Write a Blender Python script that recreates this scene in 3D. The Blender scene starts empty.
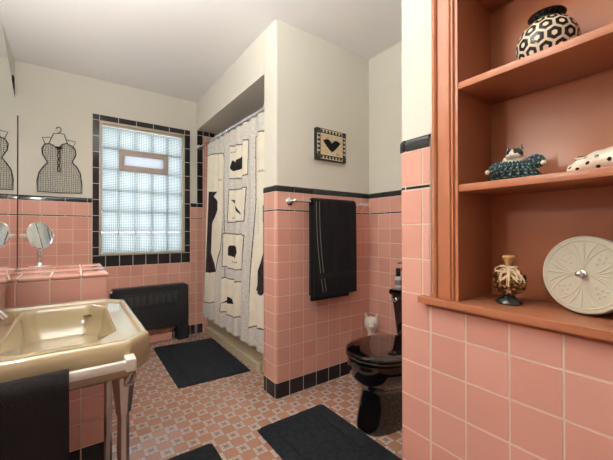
import bpy, bmesh, math, random
from mathutils import Vector, Matrix, noise
random.seed(7)
PI = math.pi
C = bpy.context.scene.collection
sc = bpy.context.scene

# ------------------------------------------------------------------ materials
def lin(c):
    return tuple((x/12.92 if x <= .04045 else ((x+.055)/1.055)**2.4) for x in c)
def rgb(r, g, b):
    return lin((r/255, g/255, b/255)) + (1,)
def mat(name, col, rough=.5, metal=0, spec=.5, bump=None, mottle=None, coat=0, attr=None, trans=0, ior=1.45, emit=None, sheen=0, alpha=1):
    m = bpy.data.materials.new(name); m.use_nodes = True
    nt = m.node_tree; b = nt.nodes['Principled BSDF']
    b.inputs['Base Color'].default_value = col
    b.inputs['Roughness'].default_value = rough
    b.inputs['Metallic'].default_value = metal
    b.inputs['Specular IOR Level'].default_value = spec
    b.inputs['IOR'].default_value = ior
    b.inputs['Coat Weight'].default_value = coat
    b.inputs['Coat Roughness'].default_value = .06
    b.inputs['Transmission Weight'].default_value = trans
    b.inputs['Sheen Weight'].default_value = sheen
    if emit:
        b.inputs['Emission Color'].default_value = emit[0]
        b.inputs['Emission Strength'].default_value = emit[1]
    tc = nt.nodes.new('ShaderNodeTexCoord')
    if attr:
        a = nt.nodes.new('ShaderNodeAttribute'); a.attribute_name = attr
        nt.links.new(a.outputs['Color'], b.inputs['Base Color'])
    if mottle:
        scale, amt = mottle
        n = nt.nodes.new('ShaderNodeTexNoise'); n.inputs['Scale'].default_value = scale; n.inputs['Detail'].default_value = 5
        nt.links.new(tc.outputs['Object'], n.inputs['Vector'])
        r = nt.nodes.new('ShaderNodeMapRange')
        r.inputs[1].default_value = .3; r.inputs[2].default_value = .7
        r.inputs[3].default_value = 1-amt; r.inputs[4].default_value = 1+amt
        nt.links.new(n.outputs['Fac'], r.inputs[0])
        mx = nt.nodes.new('ShaderNodeMix'); mx.data_type = 'RGBA'; mx.blend_type = 'MULTIPLY'; mx.inputs[0].default_value = 1
        mx.inputs[6].default_value = col
        if attr: nt.links.new(a.outputs['Color'], mx.inputs[6])
        nt.links.new(r.outputs[0], mx.inputs[7])
        nt.links.new(mx.outputs[2], b.inputs['Base Color'])
    if bump:
        scale, st, dist = bump
        n = nt.nodes.new('ShaderNodeTexNoise'); n.inputs['Scale'].default_value = scale; n.inputs['Detail'].default_value = 4
        nt.links.new(tc.outputs['Object'], n.inputs['Vector'])
        bp = nt.nodes.new('ShaderNodeBump'); bp.inputs['Strength'].default_value = st; bp.inputs['Distance'].default_value = dist
        nt.links.new(n.outputs['Fac'], bp.inputs['Height'])
        nt.links.new(bp.outputs['Normal'], b.inputs['Normal'])
    return m

M = {}
def defm(key, *a, **k): M[key] = mat(key, *a, **k)
PINK = [(222,166,150), (219,162,146), (225,170,155)]
for i, c in enumerate(PINK):
    defm('pink_tile_%d' % i, rgb(*c), rough=.13, spec=.5, bump=(14, .05, .01))
defm('black_tile', rgb(38,39,41), rough=.12, bump=(14, .05, .01))
defm('grout', rgb(228,206,192), rough=.85)
defm('plaster', rgb(221,219,208), rough=.75, spec=.3, bump=(170, .10, .004))
defm('ceiling_paint', rgb(236,236,236), rough=.85, spec=.2)
defm('floor_orange', rgb(184,138,116), rough=.2, coat=.5)
defm('floor_orange_b', rgb(178,132,110), rough=.2, coat=.5)
defm('floor_orange_c', rgb(188,143,122), rough=.2, coat=.5)
defm('floor_white', rgb(208,190,178), rough=.2, coat=.5)
defm('floor_centre', rgb(152,126,118), rough=.2, coat=.5)
defm('floor_edge', rgb(204,184,171), rough=.2, coat=.5)
defm('floor_grout', rgb(110,92,86), rough=.8)
defm('terracotta', rgb(176,113,82), rough=.27, spec=.4, bump=(60, .08, .004))
defm('cream_enamel', rgb(176,159,124), rough=.08, coat=.8)
defm('cream_tub', rgb(206,196,168), rough=.18)
defm('chrome', (.82,.82,.84,1), rough=.10, metal=1)
defm('nickel', (.62,.62,.62,1), rough=.24, metal=1)
defm('white_enamel', rgb(222,222,214), rough=.3)
defm('black_enamel', rgb(14,12,12), rough=.05, coat=1)
defm('black_paint', rgb(40,43,47), rough=.38, bump=(40, .1, .002))
defm('black_slot', rgb(62,64,66), rough=.5, bump=(300, .8, .004), mottle=(250, .5))
defm('black_iron', rgb(24,23,23), rough=.5)
defm('terry', rgb(30,30,33), rough=1, spec=.1, bump=(420, .9, .004), sheen=.05)
defm('terry_dark', rgb(38,36,37), rough=1, spec=.1, bump=(420, .9, .004), sheen=.05)
defm('terry_hem', rgb(120,118,115), rough=.9)
defm('rug', rgb(50,53,58), rough=1, spec=.05, bump=(230, 1, .010), mottle=(45, .25))
defm('mirror_glass', (.86,.88,.88,1), rough=.01, metal=1)
defm('shaving_glass', (.66,.72,.76,1), rough=.02, metal=1)
defm('window_frame_paint', rgb(192,184,166), rough=.4)
defm('vent_frame_paint', rgb(182,166,156), rough=.5)
defm('mortar', rgb(206,214,210), rough=.7)
defm('wood_strip', rgb(150,105,78), rough=.5, mottle=(12, .15))
defm('cream_ceramic', rgb(228,216,194), rough=.2, attr='pattern')
defm('white_ceramic', rgb(230,224,214), rough=.25)
defm('printed', rgb(200,195,180), rough=.85, spec=.2, attr='pattern')
defm('curtain_cloth', rgb(200,195,180), rough=.9, spec=.15, attr='pattern')
defm('painted_frame', rgb(20,20,20), rough=.5, attr='pattern')
defm('cork', rgb(190,150,98), rough=.7, mottle=(60, .12))
defm('raffia', rgb(236,214,182), rough=.8)
defm('amber', rgb(150,86,38), rough=.5, attr='pattern')
defm('clear_glass', (.95,.97,.96,1), rough=.02, trans=1, ior=1.45)
defm('dark_glass', rgb(46,50,44), rough=.06, coat=.3)
defm('box_lid', rgb(194,189,172), rough=.55, spec=.25)
defm('box_metal', rgb(120,110,96), rough=.35, metal=.8)
defm('doll_cloth', rgb(40,66,72), rough=.9, attr='pattern')
defm('lotion', rgb(205,205,200), rough=.25)
defm('label_grey', rgb(120,122,122), rough=.5)
defm('black_plastic', rgb(20,20,20), rough=.25)
defm('bulb', rgb(255,240,220), emit=(rgb(253,249,244), 1.0))
defm('uplight_fill', rgb(255,245,230), emit=(rgb(255,252,248), 1.0))
defm('vanity_bulb', rgb(255,240,220), emit=(rgb(255,249,242), 1.0))
defm('fill_bowl_glow', rgb(240,235,225), rough=.3, emit=(rgb(255,249,242), 10))  # glow of the added uplight bowl, fills towards the back wall
defm('overflow_shade', rgb(128,108,74), rough=.4)
defm('bulb_far', rgb(255,240,220), emit=(rgb(255,248,240), 210))
defm('brass', (.6,.5,.35,1), rough=.25, metal=1)

def glass_block_mat():
    m = bpy.data.materials.new('glass_block'); m.use_nodes = True
    nt = m.node_tree; nt.nodes.clear(); N = nt.nodes.new; L = nt.links.new
    out = N('ShaderNodeOutputMaterial')
    tc = N('ShaderNodeTexCoord'); sep = N('ShaderNodeSeparateXYZ'); L(tc.outputs['Object'], sep.inputs[0])
    def dots(sock, pitch):
        a = N('ShaderNodeMath'); a.operation = 'MULTIPLY'; a.inputs[1].default_value = 2*PI/pitch; L(sock, a.inputs[0])
        b = N('ShaderNodeMath'); b.operation = 'SINE'; L(a.outputs[0], b.inputs[0]); return b.outputs[0]
    p = N('ShaderNodeMath'); p.operation = 'MULTIPLY'
    L(dots(sep.outputs[0], .0305), p.inputs[0]); L(dots(sep.outputs[2], .0305), p.inputs[1])
    ab = N('ShaderNodeMath'); ab.operation = 'ABSOLUTE'; L(p.outputs[0], ab.inputs[0])
    rm = N('ShaderNodeMapRange'); rm.inputs[1].default_value = .35; rm.inputs[2].default_value = .75; L(ab.outputs[0], rm.inputs[0])
    mix = N('ShaderNodeMix'); mix.data_type = 'RGBA'
    mix.inputs[6].default_value = rgb(226,231,233); mix.inputs[7].default_value = rgb(108,120,122)
    L(rm.outputs[0], mix.inputs[0])
    tr = N('ShaderNodeBsdfTranslucent'); L(mix.outputs[2], tr.inputs['Color'])
    gl = N('ShaderNodeBsdfGlossy'); gl.inputs['Roughness'].default_value = .08
    bp = N('ShaderNodeBump'); bp.inputs['Strength'].default_value = .5; bp.inputs['Distance'].default_value = .003
    L(ab.outputs[0], bp.inputs['Height']); L(bp.outputs[0], gl.inputs['Normal'])
    ms = N('ShaderNodeMixShader'); ms.inputs[0].default_value = .08
    L(tr.outputs[0], ms.inputs[1]); L(gl.outputs[0], ms.inputs[2]); L(ms.outputs[0], out.inputs[0])
    return m
M['glass_block'] = glass_block_mat()
def pane_mat():
    m = bpy.data.materials.new('vent_pane'); m.use_nodes = True
    nt = m.node_tree; nt.nodes.clear(); N = nt.nodes.new; L = nt.links.new
    out = N('ShaderNodeOutputMaterial'); tr = N('ShaderNodeBsdfTranslucent'); tr.inputs[0].default_value = rgb(186,190,196)
    gl = N('ShaderNodeBsdfGlossy'); gl.inputs['Roughness'].default_value = .1
    ms = N('ShaderNodeMixShader'); ms.inputs[0].default_value = .05
    L(tr.outputs[0], ms.inputs[1]); L(gl.outputs[0], ms.inputs[2]); L(ms.outputs[0], out.inputs[0]); return m
M['vent_pane'] = pane_mat()
def mortar_mat():
    m = bpy.data.materials.new('mortar'); m.use_nodes = True
    nt = m.node_tree; nt.nodes.clear(); N = nt.nodes.new; L = nt.links.new
    out = N('ShaderNodeOutputMaterial'); tr = N('ShaderNodeBsdfTranslucent'); tr.inputs[0].default_value = rgb(240,243,243)
    di = N('ShaderNodeBsdfDiffuse'); di.inputs[0].default_value = rgb(206,214,210)
    ms = N('ShaderNodeMixShader'); ms.inputs[0].default_value = .15
    L(tr.outputs[0], ms.inputs[1]); L(di.outputs[0], ms.inputs[2]); L(ms.outputs[0], out.inputs[0]); return m
M['mortar'] = mortar_mat()

# ------------------------------------------------------------------ mesh builder
class MB:
    def __init__(s): s.v = []; s.f = []; s.m = []; s.mats = []; s.col = {}
    def mi(s, key):
        if key not in s.mats: s.mats.append(key)
        return s.mats.index(key)
    def vert(s, p): s.v.append(tuple(p)); return len(s.v)-1
    def face(s, idx, key): s.f.append(tuple(idx)); s.m.append(s.mi(key))
    def quad(s, a, b, c, d, key):
        i = [s.vert(p) for p in (a, b, c, d)]; s.face(i, key)
    def box(s, x0, x1, y0, y1, z0, z1, key, r=0, seg=2):
        bm = bmesh.new(); bmesh.ops.create_cube(bm, size=1)
        for v in bm.verts:
            v.co = Vector(((x0+x1)/2+v.co.x*(x1-x0), (y0+y1)/2+v.co.y*(y1-y0), (z0+z1)/2+v.co.z*(z1-z0)))
        if r > 0: bmesh.ops.bevel(bm, geom=bm.edges[:], offset=r, segments=seg, profile=.5, affect='EDGES')
        s.add(bm, key); bm.free()
    def add(s, bm, key):
        b = len(s.v); bm.verts.index_update()
        for v in bm.verts: s.v.append(tuple(v.co))
        for f in bm.faces: s.face([b+v.index for v in f.verts], key)
    def loft(s, rings, key, closed=True, cap0=True, cap1=True):
        base = []; n = len(rings[0])
        for r in rings: base.append(len(s.v)); s.v += [tuple(p) for p in r]
        for a, b in zip(base, base[1:]):
            for i in range(n if closed else n-1):
                j = (i+1) % n; s.face((a+i, a+j, b+j, b+i), key)
        if closed and cap0: s.face([base[0]+i for i in reversed(range(n))], key)
        if closed and cap1: s.face([base[-1]+i for i in range(n)], key)
        return base
    def lathe(s, prof, key, c=(0,0,0), n=32, axis=None, cap0=True, cap1=True):
        R = Matrix.Identity(3) if axis is None else Vector((0,0,1)).rotation_difference(Vector(axis)).to_matrix()
        rings = []
        for r, z in prof:
            rings.append([Vector(c) + R @ Vector((r*math.cos(2*PI*i/n), r*math.sin(2*PI*i/n), z)) for i in range(n)])
        return s.loft(rings, key, cap0=cap0, cap1=cap1)
    def tube(s, pts, r, key, n=8, closed=False, rr=None):
        pts = [Vector(p) for p in pts]; rings = []; up = None
        for i, p in enumerate(pts):
            if closed: t = pts[(i+1) % len(pts)]-pts[i-1]
            else: t = pts[min(i+1, len(pts)-1)]-pts[max(i-1, 0)]
            t.normalize()
            if up is None:
                up = Vector((0,0,1)) if abs(t.z) < .9 else Vector((1,0,0))
            a = t.cross(up); a.normalize(); up = a.cross(t); up.normalize()
            q = rr[i] if rr else r
            rings.append([p+a*q*math.cos(2*PI*k/n)+up*q*math.sin(2*PI*k/n) for k in range(n)])
        if closed: rings.append(rings[0])
        s.loft(rings, key, cap0=not closed, cap1=not closed)
    def sphere(s, c, r, key, n=20, m=12, sx=1, sy=1, sz=1):
        prof = [(max(1e-4, math.sin(PI*i/m))*r, -math.cos(PI*i/m)*r) for i in range(m+1)]
        b = len(s.v); s.lathe(prof, key, n=n)
        for i in range(b, len(s.v)):
            x, y, z = s.v[i]; s.v[i] = (c[0]+x*sx, c[1]+y*sy, c[2]+z*sz)
    def grid(s, fn, nu, nv, key, flip=False, colfn=None, keyfn=None):
        b = len(s.v)
        for j in range(nv+1):
            for i in range(nu+1):
                s.v.append(tuple(fn(i/nu, j/nv)))
                if colfn: s.col[len(s.v)-1] = colfn(i/nu, j/nv)
        for j in range(nv):
            for i in range(nu):
                a = b+j*(nu+1)+i; q = (a, a+1, a+nu+2, a+nu+1)
                s.face(q[::-1] if flip else q, keyfn((i+.5)/nu, (j+.5)/nv) if keyfn else key)
    def build(s, name, parent=None, loc=None, angle=35, merge=False):
        me = bpy.data.meshes.new(name)
        me.from_pydata(s.v, [], s.f); 
        for k in s.mats: me.materials.append(M[k])
        me.polygons.foreach_set('material_index', s.m)
        me.polygons.foreach_set('use_smooth', [True]*len(s.f))
        if s.col:
            ca = me.color_attributes.new('pattern', 'FLOAT_COLOR', 'POINT')
            for i in range(len(s.v)):
                c = s.col.get(i, (.5,.5,.5)); ca.data[i].color = (c[0], c[1], c[2], 1)
        me.update(); me.validate()
        if merge:
            bm = bmesh.new(); bm.from_mesh(me); bmesh.ops.remove_doubles(bm, verts=bm.verts[:], dist=1e-5); bm.to_mesh(me); bm.free()
        me.set_sharp_from_angle(angle=math.radians(angle))
        o = bpy.data.objects.new(name, me); C.objects.link(o)
        if parent is not None:
            o.parent = parent
            o.matrix_parent_inverse = Matrix.Translation(-Vector(parent.location))
        return o

def thing(name, label, cat, loc, group=None):
    o = bpy.data.objects.new(name, None); C.objects.link(o); o.location = loc; o.empty_display_size = .05
    o['label'] = label; o['category'] = cat
    if group: o['group'] = group
    return o
def tag(o, label, cat, group=None):
    o['label'] = label; o['category'] = cat
    if group: o['group'] = group
    return o
def struct(o, label=None, cat=None):
    o['kind'] = 'structure'
    if label: o['label'] = label; o['category'] = cat
    return o
def inpoly(p, poly):
    x, y = p; r = False; n = len(poly)
    for i in range(n):
        x0, y0 = poly[i]; x1, y1 = poly[i-1]
        if (y0 > y) != (y1 > y) and x < (x1-x0)*(y-y0)/(y1-y0)+x0: r = not r
    return r
def dpoly(p, poly):
    best = 9
    for i in range(len(poly)):
        ax, ay = poly[i-1]; bx, by = poly[i]; dx, dy = bx-ax, by-ay
        L2 = dx*dx+dy*dy or 1e-9
        t = max(0, min(1, ((p[0]-ax)*dx+(p[1]-ay)*dy)/L2))
        best = min(best, math.hypot(p[0]-ax-t*dx, p[1]-ay-t*dy))
    return best

# ------------------------------------------------------------------ dimensions
P = .1095                      # tile pitch
ZB = .1015                     # top of black base
ZA0, ZA1 = ZB+10*P, ZB+10*P+.013
ZC0, ZC1 = 1.3203, 1.3626
CEIL = 2.426
YB, XL, XN, YN, YW, XW, XT, YWB = 3.406, -.376, .8747, .684, 1.7675, 1.0374, 1.887, 1.93
XS = XL                        # wall behind the sink
H = .0050                      # tile thickness above the backing

def arc(cx, cy, r, a0, a1, n=6):
    return [(cx+r*math.cos(math.radians(a0+(a1-a0)*i/n)), cy+r*math.sin(math.radians(a0+(a1-a0)*i/n))) for i in range(n+1)]
class Path:
    def __init__(s, pts):
        s.p = [Vector(q) for q in pts]; s.s = [0]
        for a, b in zip(s.p, s.p[1:]): s.s.append(s.s[-1]+(b-a).length)
        s.L = s.s[-1]; s.n = []
        segn = [Vector(((b-a).y, -(b-a).x)).normalized() for a, b in zip(s.p, s.p[1:])]
        for i in range(len(s.p)):
            if i == 0: s.n.append(segn[0])
            elif i == len(s.p)-1: s.n.append(segn[-1])
            else:
                q = segn[i-1]+segn[i]; q = q/q.length; s.n.append(q/max(.5, q.dot(segn[i])))
    def at(s, t, out):
        t = max(0, min(s.L, t))
        for i in range(len(s.s)-1):
            if t <= s.s[i+1]+1e-9: break
        k = (t-s.s[i])/(s.s[i+1]-s.s[i])
        p = s.p[i].lerp(s.p[i+1], k); n = s.n[i].lerp(s.n[i+1], k)
        return p+n*out
    def near(s, x, y):
        best = (9, 0); q = Vector((x, y))
        for i in range(len(s.p)-1):
            a, b = s.p[i], s.p[i+1]; d = b-a; t = max(0, min(1, (q-a).dot(d)/d.length_squared))
            dd = (a+d*t-q).length
            if dd < best[0]: best = (dd, s.s[i]+t*d.length)
        return best[1]
def pink(): return 'pink_tile_%d' % random.randrange(3)
G, BV = .0008, .0022
def tile(mb, path, s0, s1, z0, z1, key, zprof=None):
    if s1-s0 < .004 or z1-z0 < .004: return
    b = min(BV, (s1-s0)/3, (z1-z0)/3)
    ss = [(s0+G, 0), (s0+G+b, H)] + [(t, H) for t in path.s if s0+G+b+.0005 < t < s1-G-b-.0005] + [(s1-G-b, H), (s1-G, 0)]
    zz = zprof or [(z0+G, 0), (z0+G+b, H), (z1-G-b, H), (z1-G, 0)]
    base = len(mb.v)
    for z, oz in zz:
        for s, os in ss:
            off = min(oz, os) if os < H else oz
            q = path.at(s, off-H); mb.v.append((q.x, q.y, z))
    n = len(ss)
    for j in range(len(zz)-1):
        for i in range(n-1):
            a = base+j*n+i; mb.face((a, a+n, a+n+1, a+1), key)
def grid_lines(anchor, pitch, a, b):
    k = math.ceil((a-anchor)/pitch - 1e-6); out = [a]
    while anchor+k*pitch < b-1e-6:
        if anchor+k*pitch > a+1e-4: out.append(anchor+k*pitch)
        k += 1
    return out+[b]
def backing(mb, path, a, b, z0, z1):
    ss = [a]+[t for t in path.s if a+1e-4 < t < b-1e-4]+[b]
    for u, v in zip(ss, ss[1:]):
        p, q = path.at(u, -.0013), path.at(v, -.0013)
        mb.quad((p.x, p.y, z0), (p.x, p.y, z1), (q.x, q.y, z1), (q.x, q.y, z0), 'grout')
def cap_prof(z0, z1):
    h = H+.004
    return [(z0+G, 0), (z0+G+.002, H), (z0+G+.004, h), (z1-.016, h), (z1-.009, h-.001), (z1-.004, h-.004), (z1-.001, h-.008), (z1, -.006)]
def wainscot(mb, path, anchor, a=0, b=None, top=True, zmax=None, cap_anchor=None, base=True, high=None):
    b = path.L if b is None else b
    cols = grid_lines(anchor, P, a, b)
    rows = ([(0, ZB, 'black_tile')] if base else [(0, ZB, None)]) + [(ZB+i*P, ZB+(i+1)*P, None) for i in range(10)]
    zt = zmax or ZA0
    cols_hi = cols if high is None else [a]+[t for t in grid_lines(anchor, P, a, high) if a+1e-4 < t < high-.05]+[high, b]
    for z0, z1, k in rows:
        z1 = min(z1, zt)
        if z1 <= z0: continue
        cc = cols_hi if z0 > .85 else cols
        for s0, s1 in zip(cc, cc[1:]): tile(mb, path, s0, s1, z0, z1, k or pink())
    if top:
        ca = cap_anchor if cap_anchor is not None else anchor
        long = grid_lines(ca, .1555, a, b)
        for s0, s1 in zip(long, long[1:]):
            tile(mb, path, s0, s1, ZA0, ZA1, 'black_tile')
            tile(mb, path, s0, s1, ZC0, ZC1, 'black_tile', cap_prof(ZC0, ZC1))
        for s0, s1 in zip(cols_hi, cols_hi[1:]): tile(mb, path, s0, s1, ZA1, ZC0, pink())
        zt = ZC1-.012
    backing(mb, path, a, b, 0, zt)

# ------------------------------------------------------------------ floor and ceiling
mb = MB()
mb.box(-.45, 2.0, -1.3, 3.6, -.12, -.002, 'floor_grout')
c = .0618; ax, ay = .801-c/2, 1.843-c/2; g = .0018
for i in range(-18, 19):
    for j in range(-36, 27):
        x, y = ax+i*c, ay+j*c
        if x < -.40 or x > 1.9 or y < -.4 or y > 3.41 or (x > .9 and y < .6): continue
        def t(u0, u1, v0, v1, key):
            mb.quad((x+u0*c+g/2, y+v0*c+g/2, 0), (x+u1*c-g/2, y+v0*c+g/2, 0), (x+u1*c-g/2, y+v1*c-g/2, 0), (x+u0*c+g/2, y+v1*c-g/2, 0), key)
        if (i+j) % 2 == 0:
            for p in range(3):
                for q in range(3):
                    key = 'floor_centre' if p == q == 1 else 'floor_edge' if 1 in (p, q) else 'floor_white'
                    t(p/3, (p+1)/3, q/3, (q+1)/3, key)
        else:
            t(0, 1, 0, 1, random.choice(['floor_orange', 'floor_orange_b', 'floor_orange_c']))
struct(mb.build('floor'))
mb = MB(); mb.box(-.5, 2.05, -1.35, 3.65, CEIL, CEIL+.1, 'ceiling_paint'); struct(mb.build('ceiling'))

# ------------------------------------------------------------------ back wall with the glass block window
WX0, WX1, WZ0, WZ1 = .131, .977, .749, 2.115          # black tile surround
GX0, GX1, GZ0, GZ1 = .184, .920, .852, 2.063          # opening
PL = .0065                                            # plaster sits this far behind tile faces
mb = MB(); yb = YB+PL
mb.box(-.5, GX0, yb, 3.6, 0, CEIL, 'plaster'); mb.box(GX1, 2.0, yb, 3.6, 0, CEIL, 'plaster')
mb.box(GX0, GX1, yb, 3.6, 0, GZ0, 'plaster'); mb.box(GX0, GX1, yb, 3.6, GZ1, CEIL, 'plaster')
bp_ = Path([(XL-.001, YB), (1.888, YB)])
sx = lambda x: x-(XL-.001)
wainscot(mb, bp_, sx(-.333), 0, sx(WX0), cap_anchor=sx(-.215))
wainscot(mb, bp_, sx(-.333), sx(WX0), sx(WX1), top=False, zmax=WZ0)
wainscot(mb, bp_, sx(1.029), sx(WX1), sx(1.046), cap_anchor=sx(.979))
wainscot(mb, bp_, sx(1.029), sx(1.046), sx(1.109), top=False)
for s0, s1 in ((1.046, 1.109),):
    tile(mb, bp_, sx(s0), sx(s1), ZA0, ZA1, 'black_tile'); tile(mb, bp_, sx(s0), sx(s1), ZA1, ZC0, pink())
zs = [ZC0, ZC1]+[ZC1+.144*k for k in range(1, 5)]+[2.082]
for z0, z1 in zip(zs, zs[1:]): tile(mb, bp_, sx(1.046), sx(1.109), z0, z1, 'black_tile')
for k in range(13): tile(mb, bp_, sx(1.046+.0645*k), sx(min(1.887, 1.046+.0645*(k+1))), 2.082, 2.1315, 'black_tile')
for z0, z1 in [(0, ZB)]+[(ZB+i*P, min(2.082, ZB+(i+1)*P)) for i in range(19)]:
    cols = grid_lines(sx(1.029), P, sx(1.109), sx(1.887))
    for s0, s1 in zip(cols, cols[1:]): tile(mb, bp_, s0, s1, z0, z1, pink())
backing(mb, bp_, sx(1.046), sx(1.887), 0, 2.13)
# window surround tiles
backing(mb, bp_, sx(WX0), sx(GX0), WZ0, WZ1-.006); backing(mb, bp_, sx(GX1), sx(WX1), WZ0, WZ1-.006)
backing(mb, bp_, sx(GX0), sx(GX1), WZ0, GZ0); backing(mb, bp_, sx(GX0), sx(GX1), GZ1, WZ1-.006)
cols = grid_lines(sx(.232), P, sx(WX0), sx(WX1))
for s0, s1 in zip(cols, cols[1:]): tile(mb, bp_, s0, s1, WZ0, GZ0, 'black_tile')
cols = [WX0, GX0]+[GX0+(GX1-GX0)/5*k for k in range(1, 6)]+[WX1]
for s0, s1 in zip(cols, cols[1:]): tile(mb, bp_, sx(s0), sx(s1), GZ1, WZ1, 'black_tile')
zs = [GZ0]+[2.063-.142*k for k in range(8, -1, -1)]
for z0, z1 in zip(zs, zs[1:]):
    if z0 < GZ0: z0 = GZ0
    tile(mb, bp_, sx(WX0), sx(GX0), z0, z1, 'black_tile'); tile(mb, bp_, sx(GX1), sx(WX1), z0, z1, 'black_tile')
struct(mb.build('wall_back'))

win = bpy.data.objects.new('window_1', None); C.objects.link(win); win.location = ((GX0+GX1)/2, 3.45, GZ0)
struct(win, 'glass block window framed in black tile above the radiator', 'window')
mb = MB()
ty = .016
mb.box(GX0, GX0+ty, 3.402, 3.50, GZ0, GZ1, 'window_frame_paint', .003); mb.box(GX1-ty, GX1, 3.402, 3.50, GZ0, GZ1, 'window_frame_paint', .003)
mb.box(GX0, GX1, 3.400, 3.50, GZ1-.020, GZ1, 'window_frame_paint', .004); mb.box(GX0, GX1, 3.400, 3.50, GZ0, GZ0+.016, 'window_frame_paint', .004)
mb.box(GX0+.012, GX1-.012, 3.412, 3.43, GZ1-.038, GZ1-.022, 'window_frame_paint', .006)
mb.build('window_frame', win)
BX0, BX1, BZ0, BZ1 = GX0+ty, GX1-ty, GZ0+.016, GZ1-.040
bw, bh = (BX1-BX0)/5, (BZ1-BZ0)/6
mb = MB(); gb = MB()
VX0, VX1, VZ0, VZ1 = BX0+bw, BX0+4*bw, BZ0+4*bh, BZ0+5*bh
for i in range(6):
    x = BX0+i*bw
    for z0, z1 in (((BZ0, VZ0), (VZ1, BZ1)) if i in (2, 3) else ((BZ0, BZ1),)): mb.box(x-.003, x+.003, 3.441, 3.52, z0, z1, 'mortar')
for j in range(7):
    z = BZ0+j*bh; mb.box(BX0, BX1, 3.4415, 3.52, z-.003, z+.003, 'mortar')
# (the vent frame covers the mortar that would cross it)
for i in range(5):
    for j in range(6):
        if 1 <= i <= 3 and j == 4: continue
        x0, x1, z0, z1 = BX0+i*bw+.004, BX0+(i+1)*bw-.004, BZ0+j*bh+.004, BZ0+(j+1)*bh-.004
        gb.box(x0, x1, 3.440, 3.50, z0, z1, 'glass_block', .010, 3)
mb.build('mortar', win)
gb.build('glass_block', win)
v = MB(); fx, fz = .040, .048
v.box(VX0-.002, VX1+.002, 3.424, 3.48, VZ0-.002, VZ0+fz, 'vent_frame_paint', .004); v.box(VX0-.002, VX1+.002, 3.424, 3.48, VZ1-fz, VZ1+.002, 'vent_frame_paint', .004)
v.box(VX0-.002, VX0+fx, 3.4241, 3.4799, VZ0+.01, VZ1-.01, 'vent_frame_paint', .004); v.box(VX1-fx, VX1+.002, 3.4241, 3.4799, VZ0+.01, VZ1-.01, 'vent_frame_paint', .004)
v.box((VX0+VX1)/2-.02, (VX0+VX1)/2+.02, 3.414, 3.43, VZ1-.03, VZ1-.014, 'vent_frame_paint', .003)
vo = v.build('vent_sash', win)
v = MB(); v.box(VX0+fx-.004, VX1-fx+.004, 3.435, 3.441, VZ0+fz-.004, VZ1-fz+.004, 'vent_pane'); v.build('pane', vo)

# ------------------------------------------------------------------ left wall
mb = MB()
mb.box(-.6, XL-PL, -1.3, YB+PL, 0, CEIL, 'plaster')
lp = Path([(XL, -.9), (XL, YB)]); wainscot(mb, lp, .03)
struct(mb.build('wall_left'))
mb = MB(); mb.box(-.6, 2.05, -1.35, -1.2, 0, CEIL, 'plaster'); struct(mb.build('wall_front'))

# ------------------------------------------------------------------ partition between toilet and tub, dropped soffit
r = .022
wp = Path([(XW, YWB)]+arc(XW+r, YW+r, r, 180, 270)+[(XT+.001, YW)])
mb = MB()
pl = .007
prof = [(XW+pl, YWB)]+arc(XW+pl+.012, YW+pl+.012, .012, 180, 270, 4)+[(2.0, YW+pl), (2.0, YWB)]
mb.loft([[(x, y, 0) for x, y in prof], [(x, y, CEIL) for x, y in prof]], 'plaster')
s_an = wp.near(1.1419, YW)
wainscot(mb, wp, s_an, cap_anchor=wp.near(1.180, YW))
struct(mb.build('wall_partition'))
mb = MB(); mb.box(1.042, 2.0, YWB, YB+PL, 2.132, CEIL, 'plaster'); struct(mb.build('wall_soffit'))
# toilet alcove and tub end wall
mb = MB()
mb.box(XT+PL, 2.05, .6, YW+PL, 0, CEIL, 'plaster'); mb.box(XT+.005, 2.05, YWB, YB+PL, 0, 2.14, 'plaster')
tp = Path([(XT, YW), (XT, YN)]); wainscot(mb, tp, YW-1.561, cap_anchor=YW-1.612)
struct(mb.build('wall_alcove'))

# ------------------------------------------------------------------ right wall with the recess for the shelves
NY0, NY1, NZ0, NZ1, NX = -.30, .480, .851, 2.10, 1.066
xp = XN+PL
mb = MB()
mb.box(xp, 2.05, -1.3, YN-PL, 0, NZ0-.012, 'plaster'); mb.box(xp, 2.05, -1.3, YN-PL, NZ1+.012, CEIL, 'plaster')
mb.box(xp, 2.05, -1.3, NY0-.012, NZ0-.013, NZ1+.013, 'plaster'); mb.box(xp, 2.05, NY1+.012, YN-PL, NZ0-.013, NZ1+.013, 'plaster')
mb.box(NX+.012, 2.05, NY0-.013, NY1+.013, NZ0-.013, NZ1+.013, 'plaster')
r = .016
np_ = Path([(XT, YN)]+[(XN+r, YN)]+arc(XN+r, YN-r, r, 90, 180)[1:]+[(XN, -1.2)])
s_n = np_.near(XN, .5732); s_c = np_.near(XN, .57)
wainscot(mb, np_, s_n, 0, s_c, cap_anchor=np_.near(XN, YN-.024), high=np_.near(XN, .598))
wainscot(mb, np_, s_n, s_c, np_.L, top=False, zmax=.838)
struct(mb.build('wall_right'))

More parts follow.
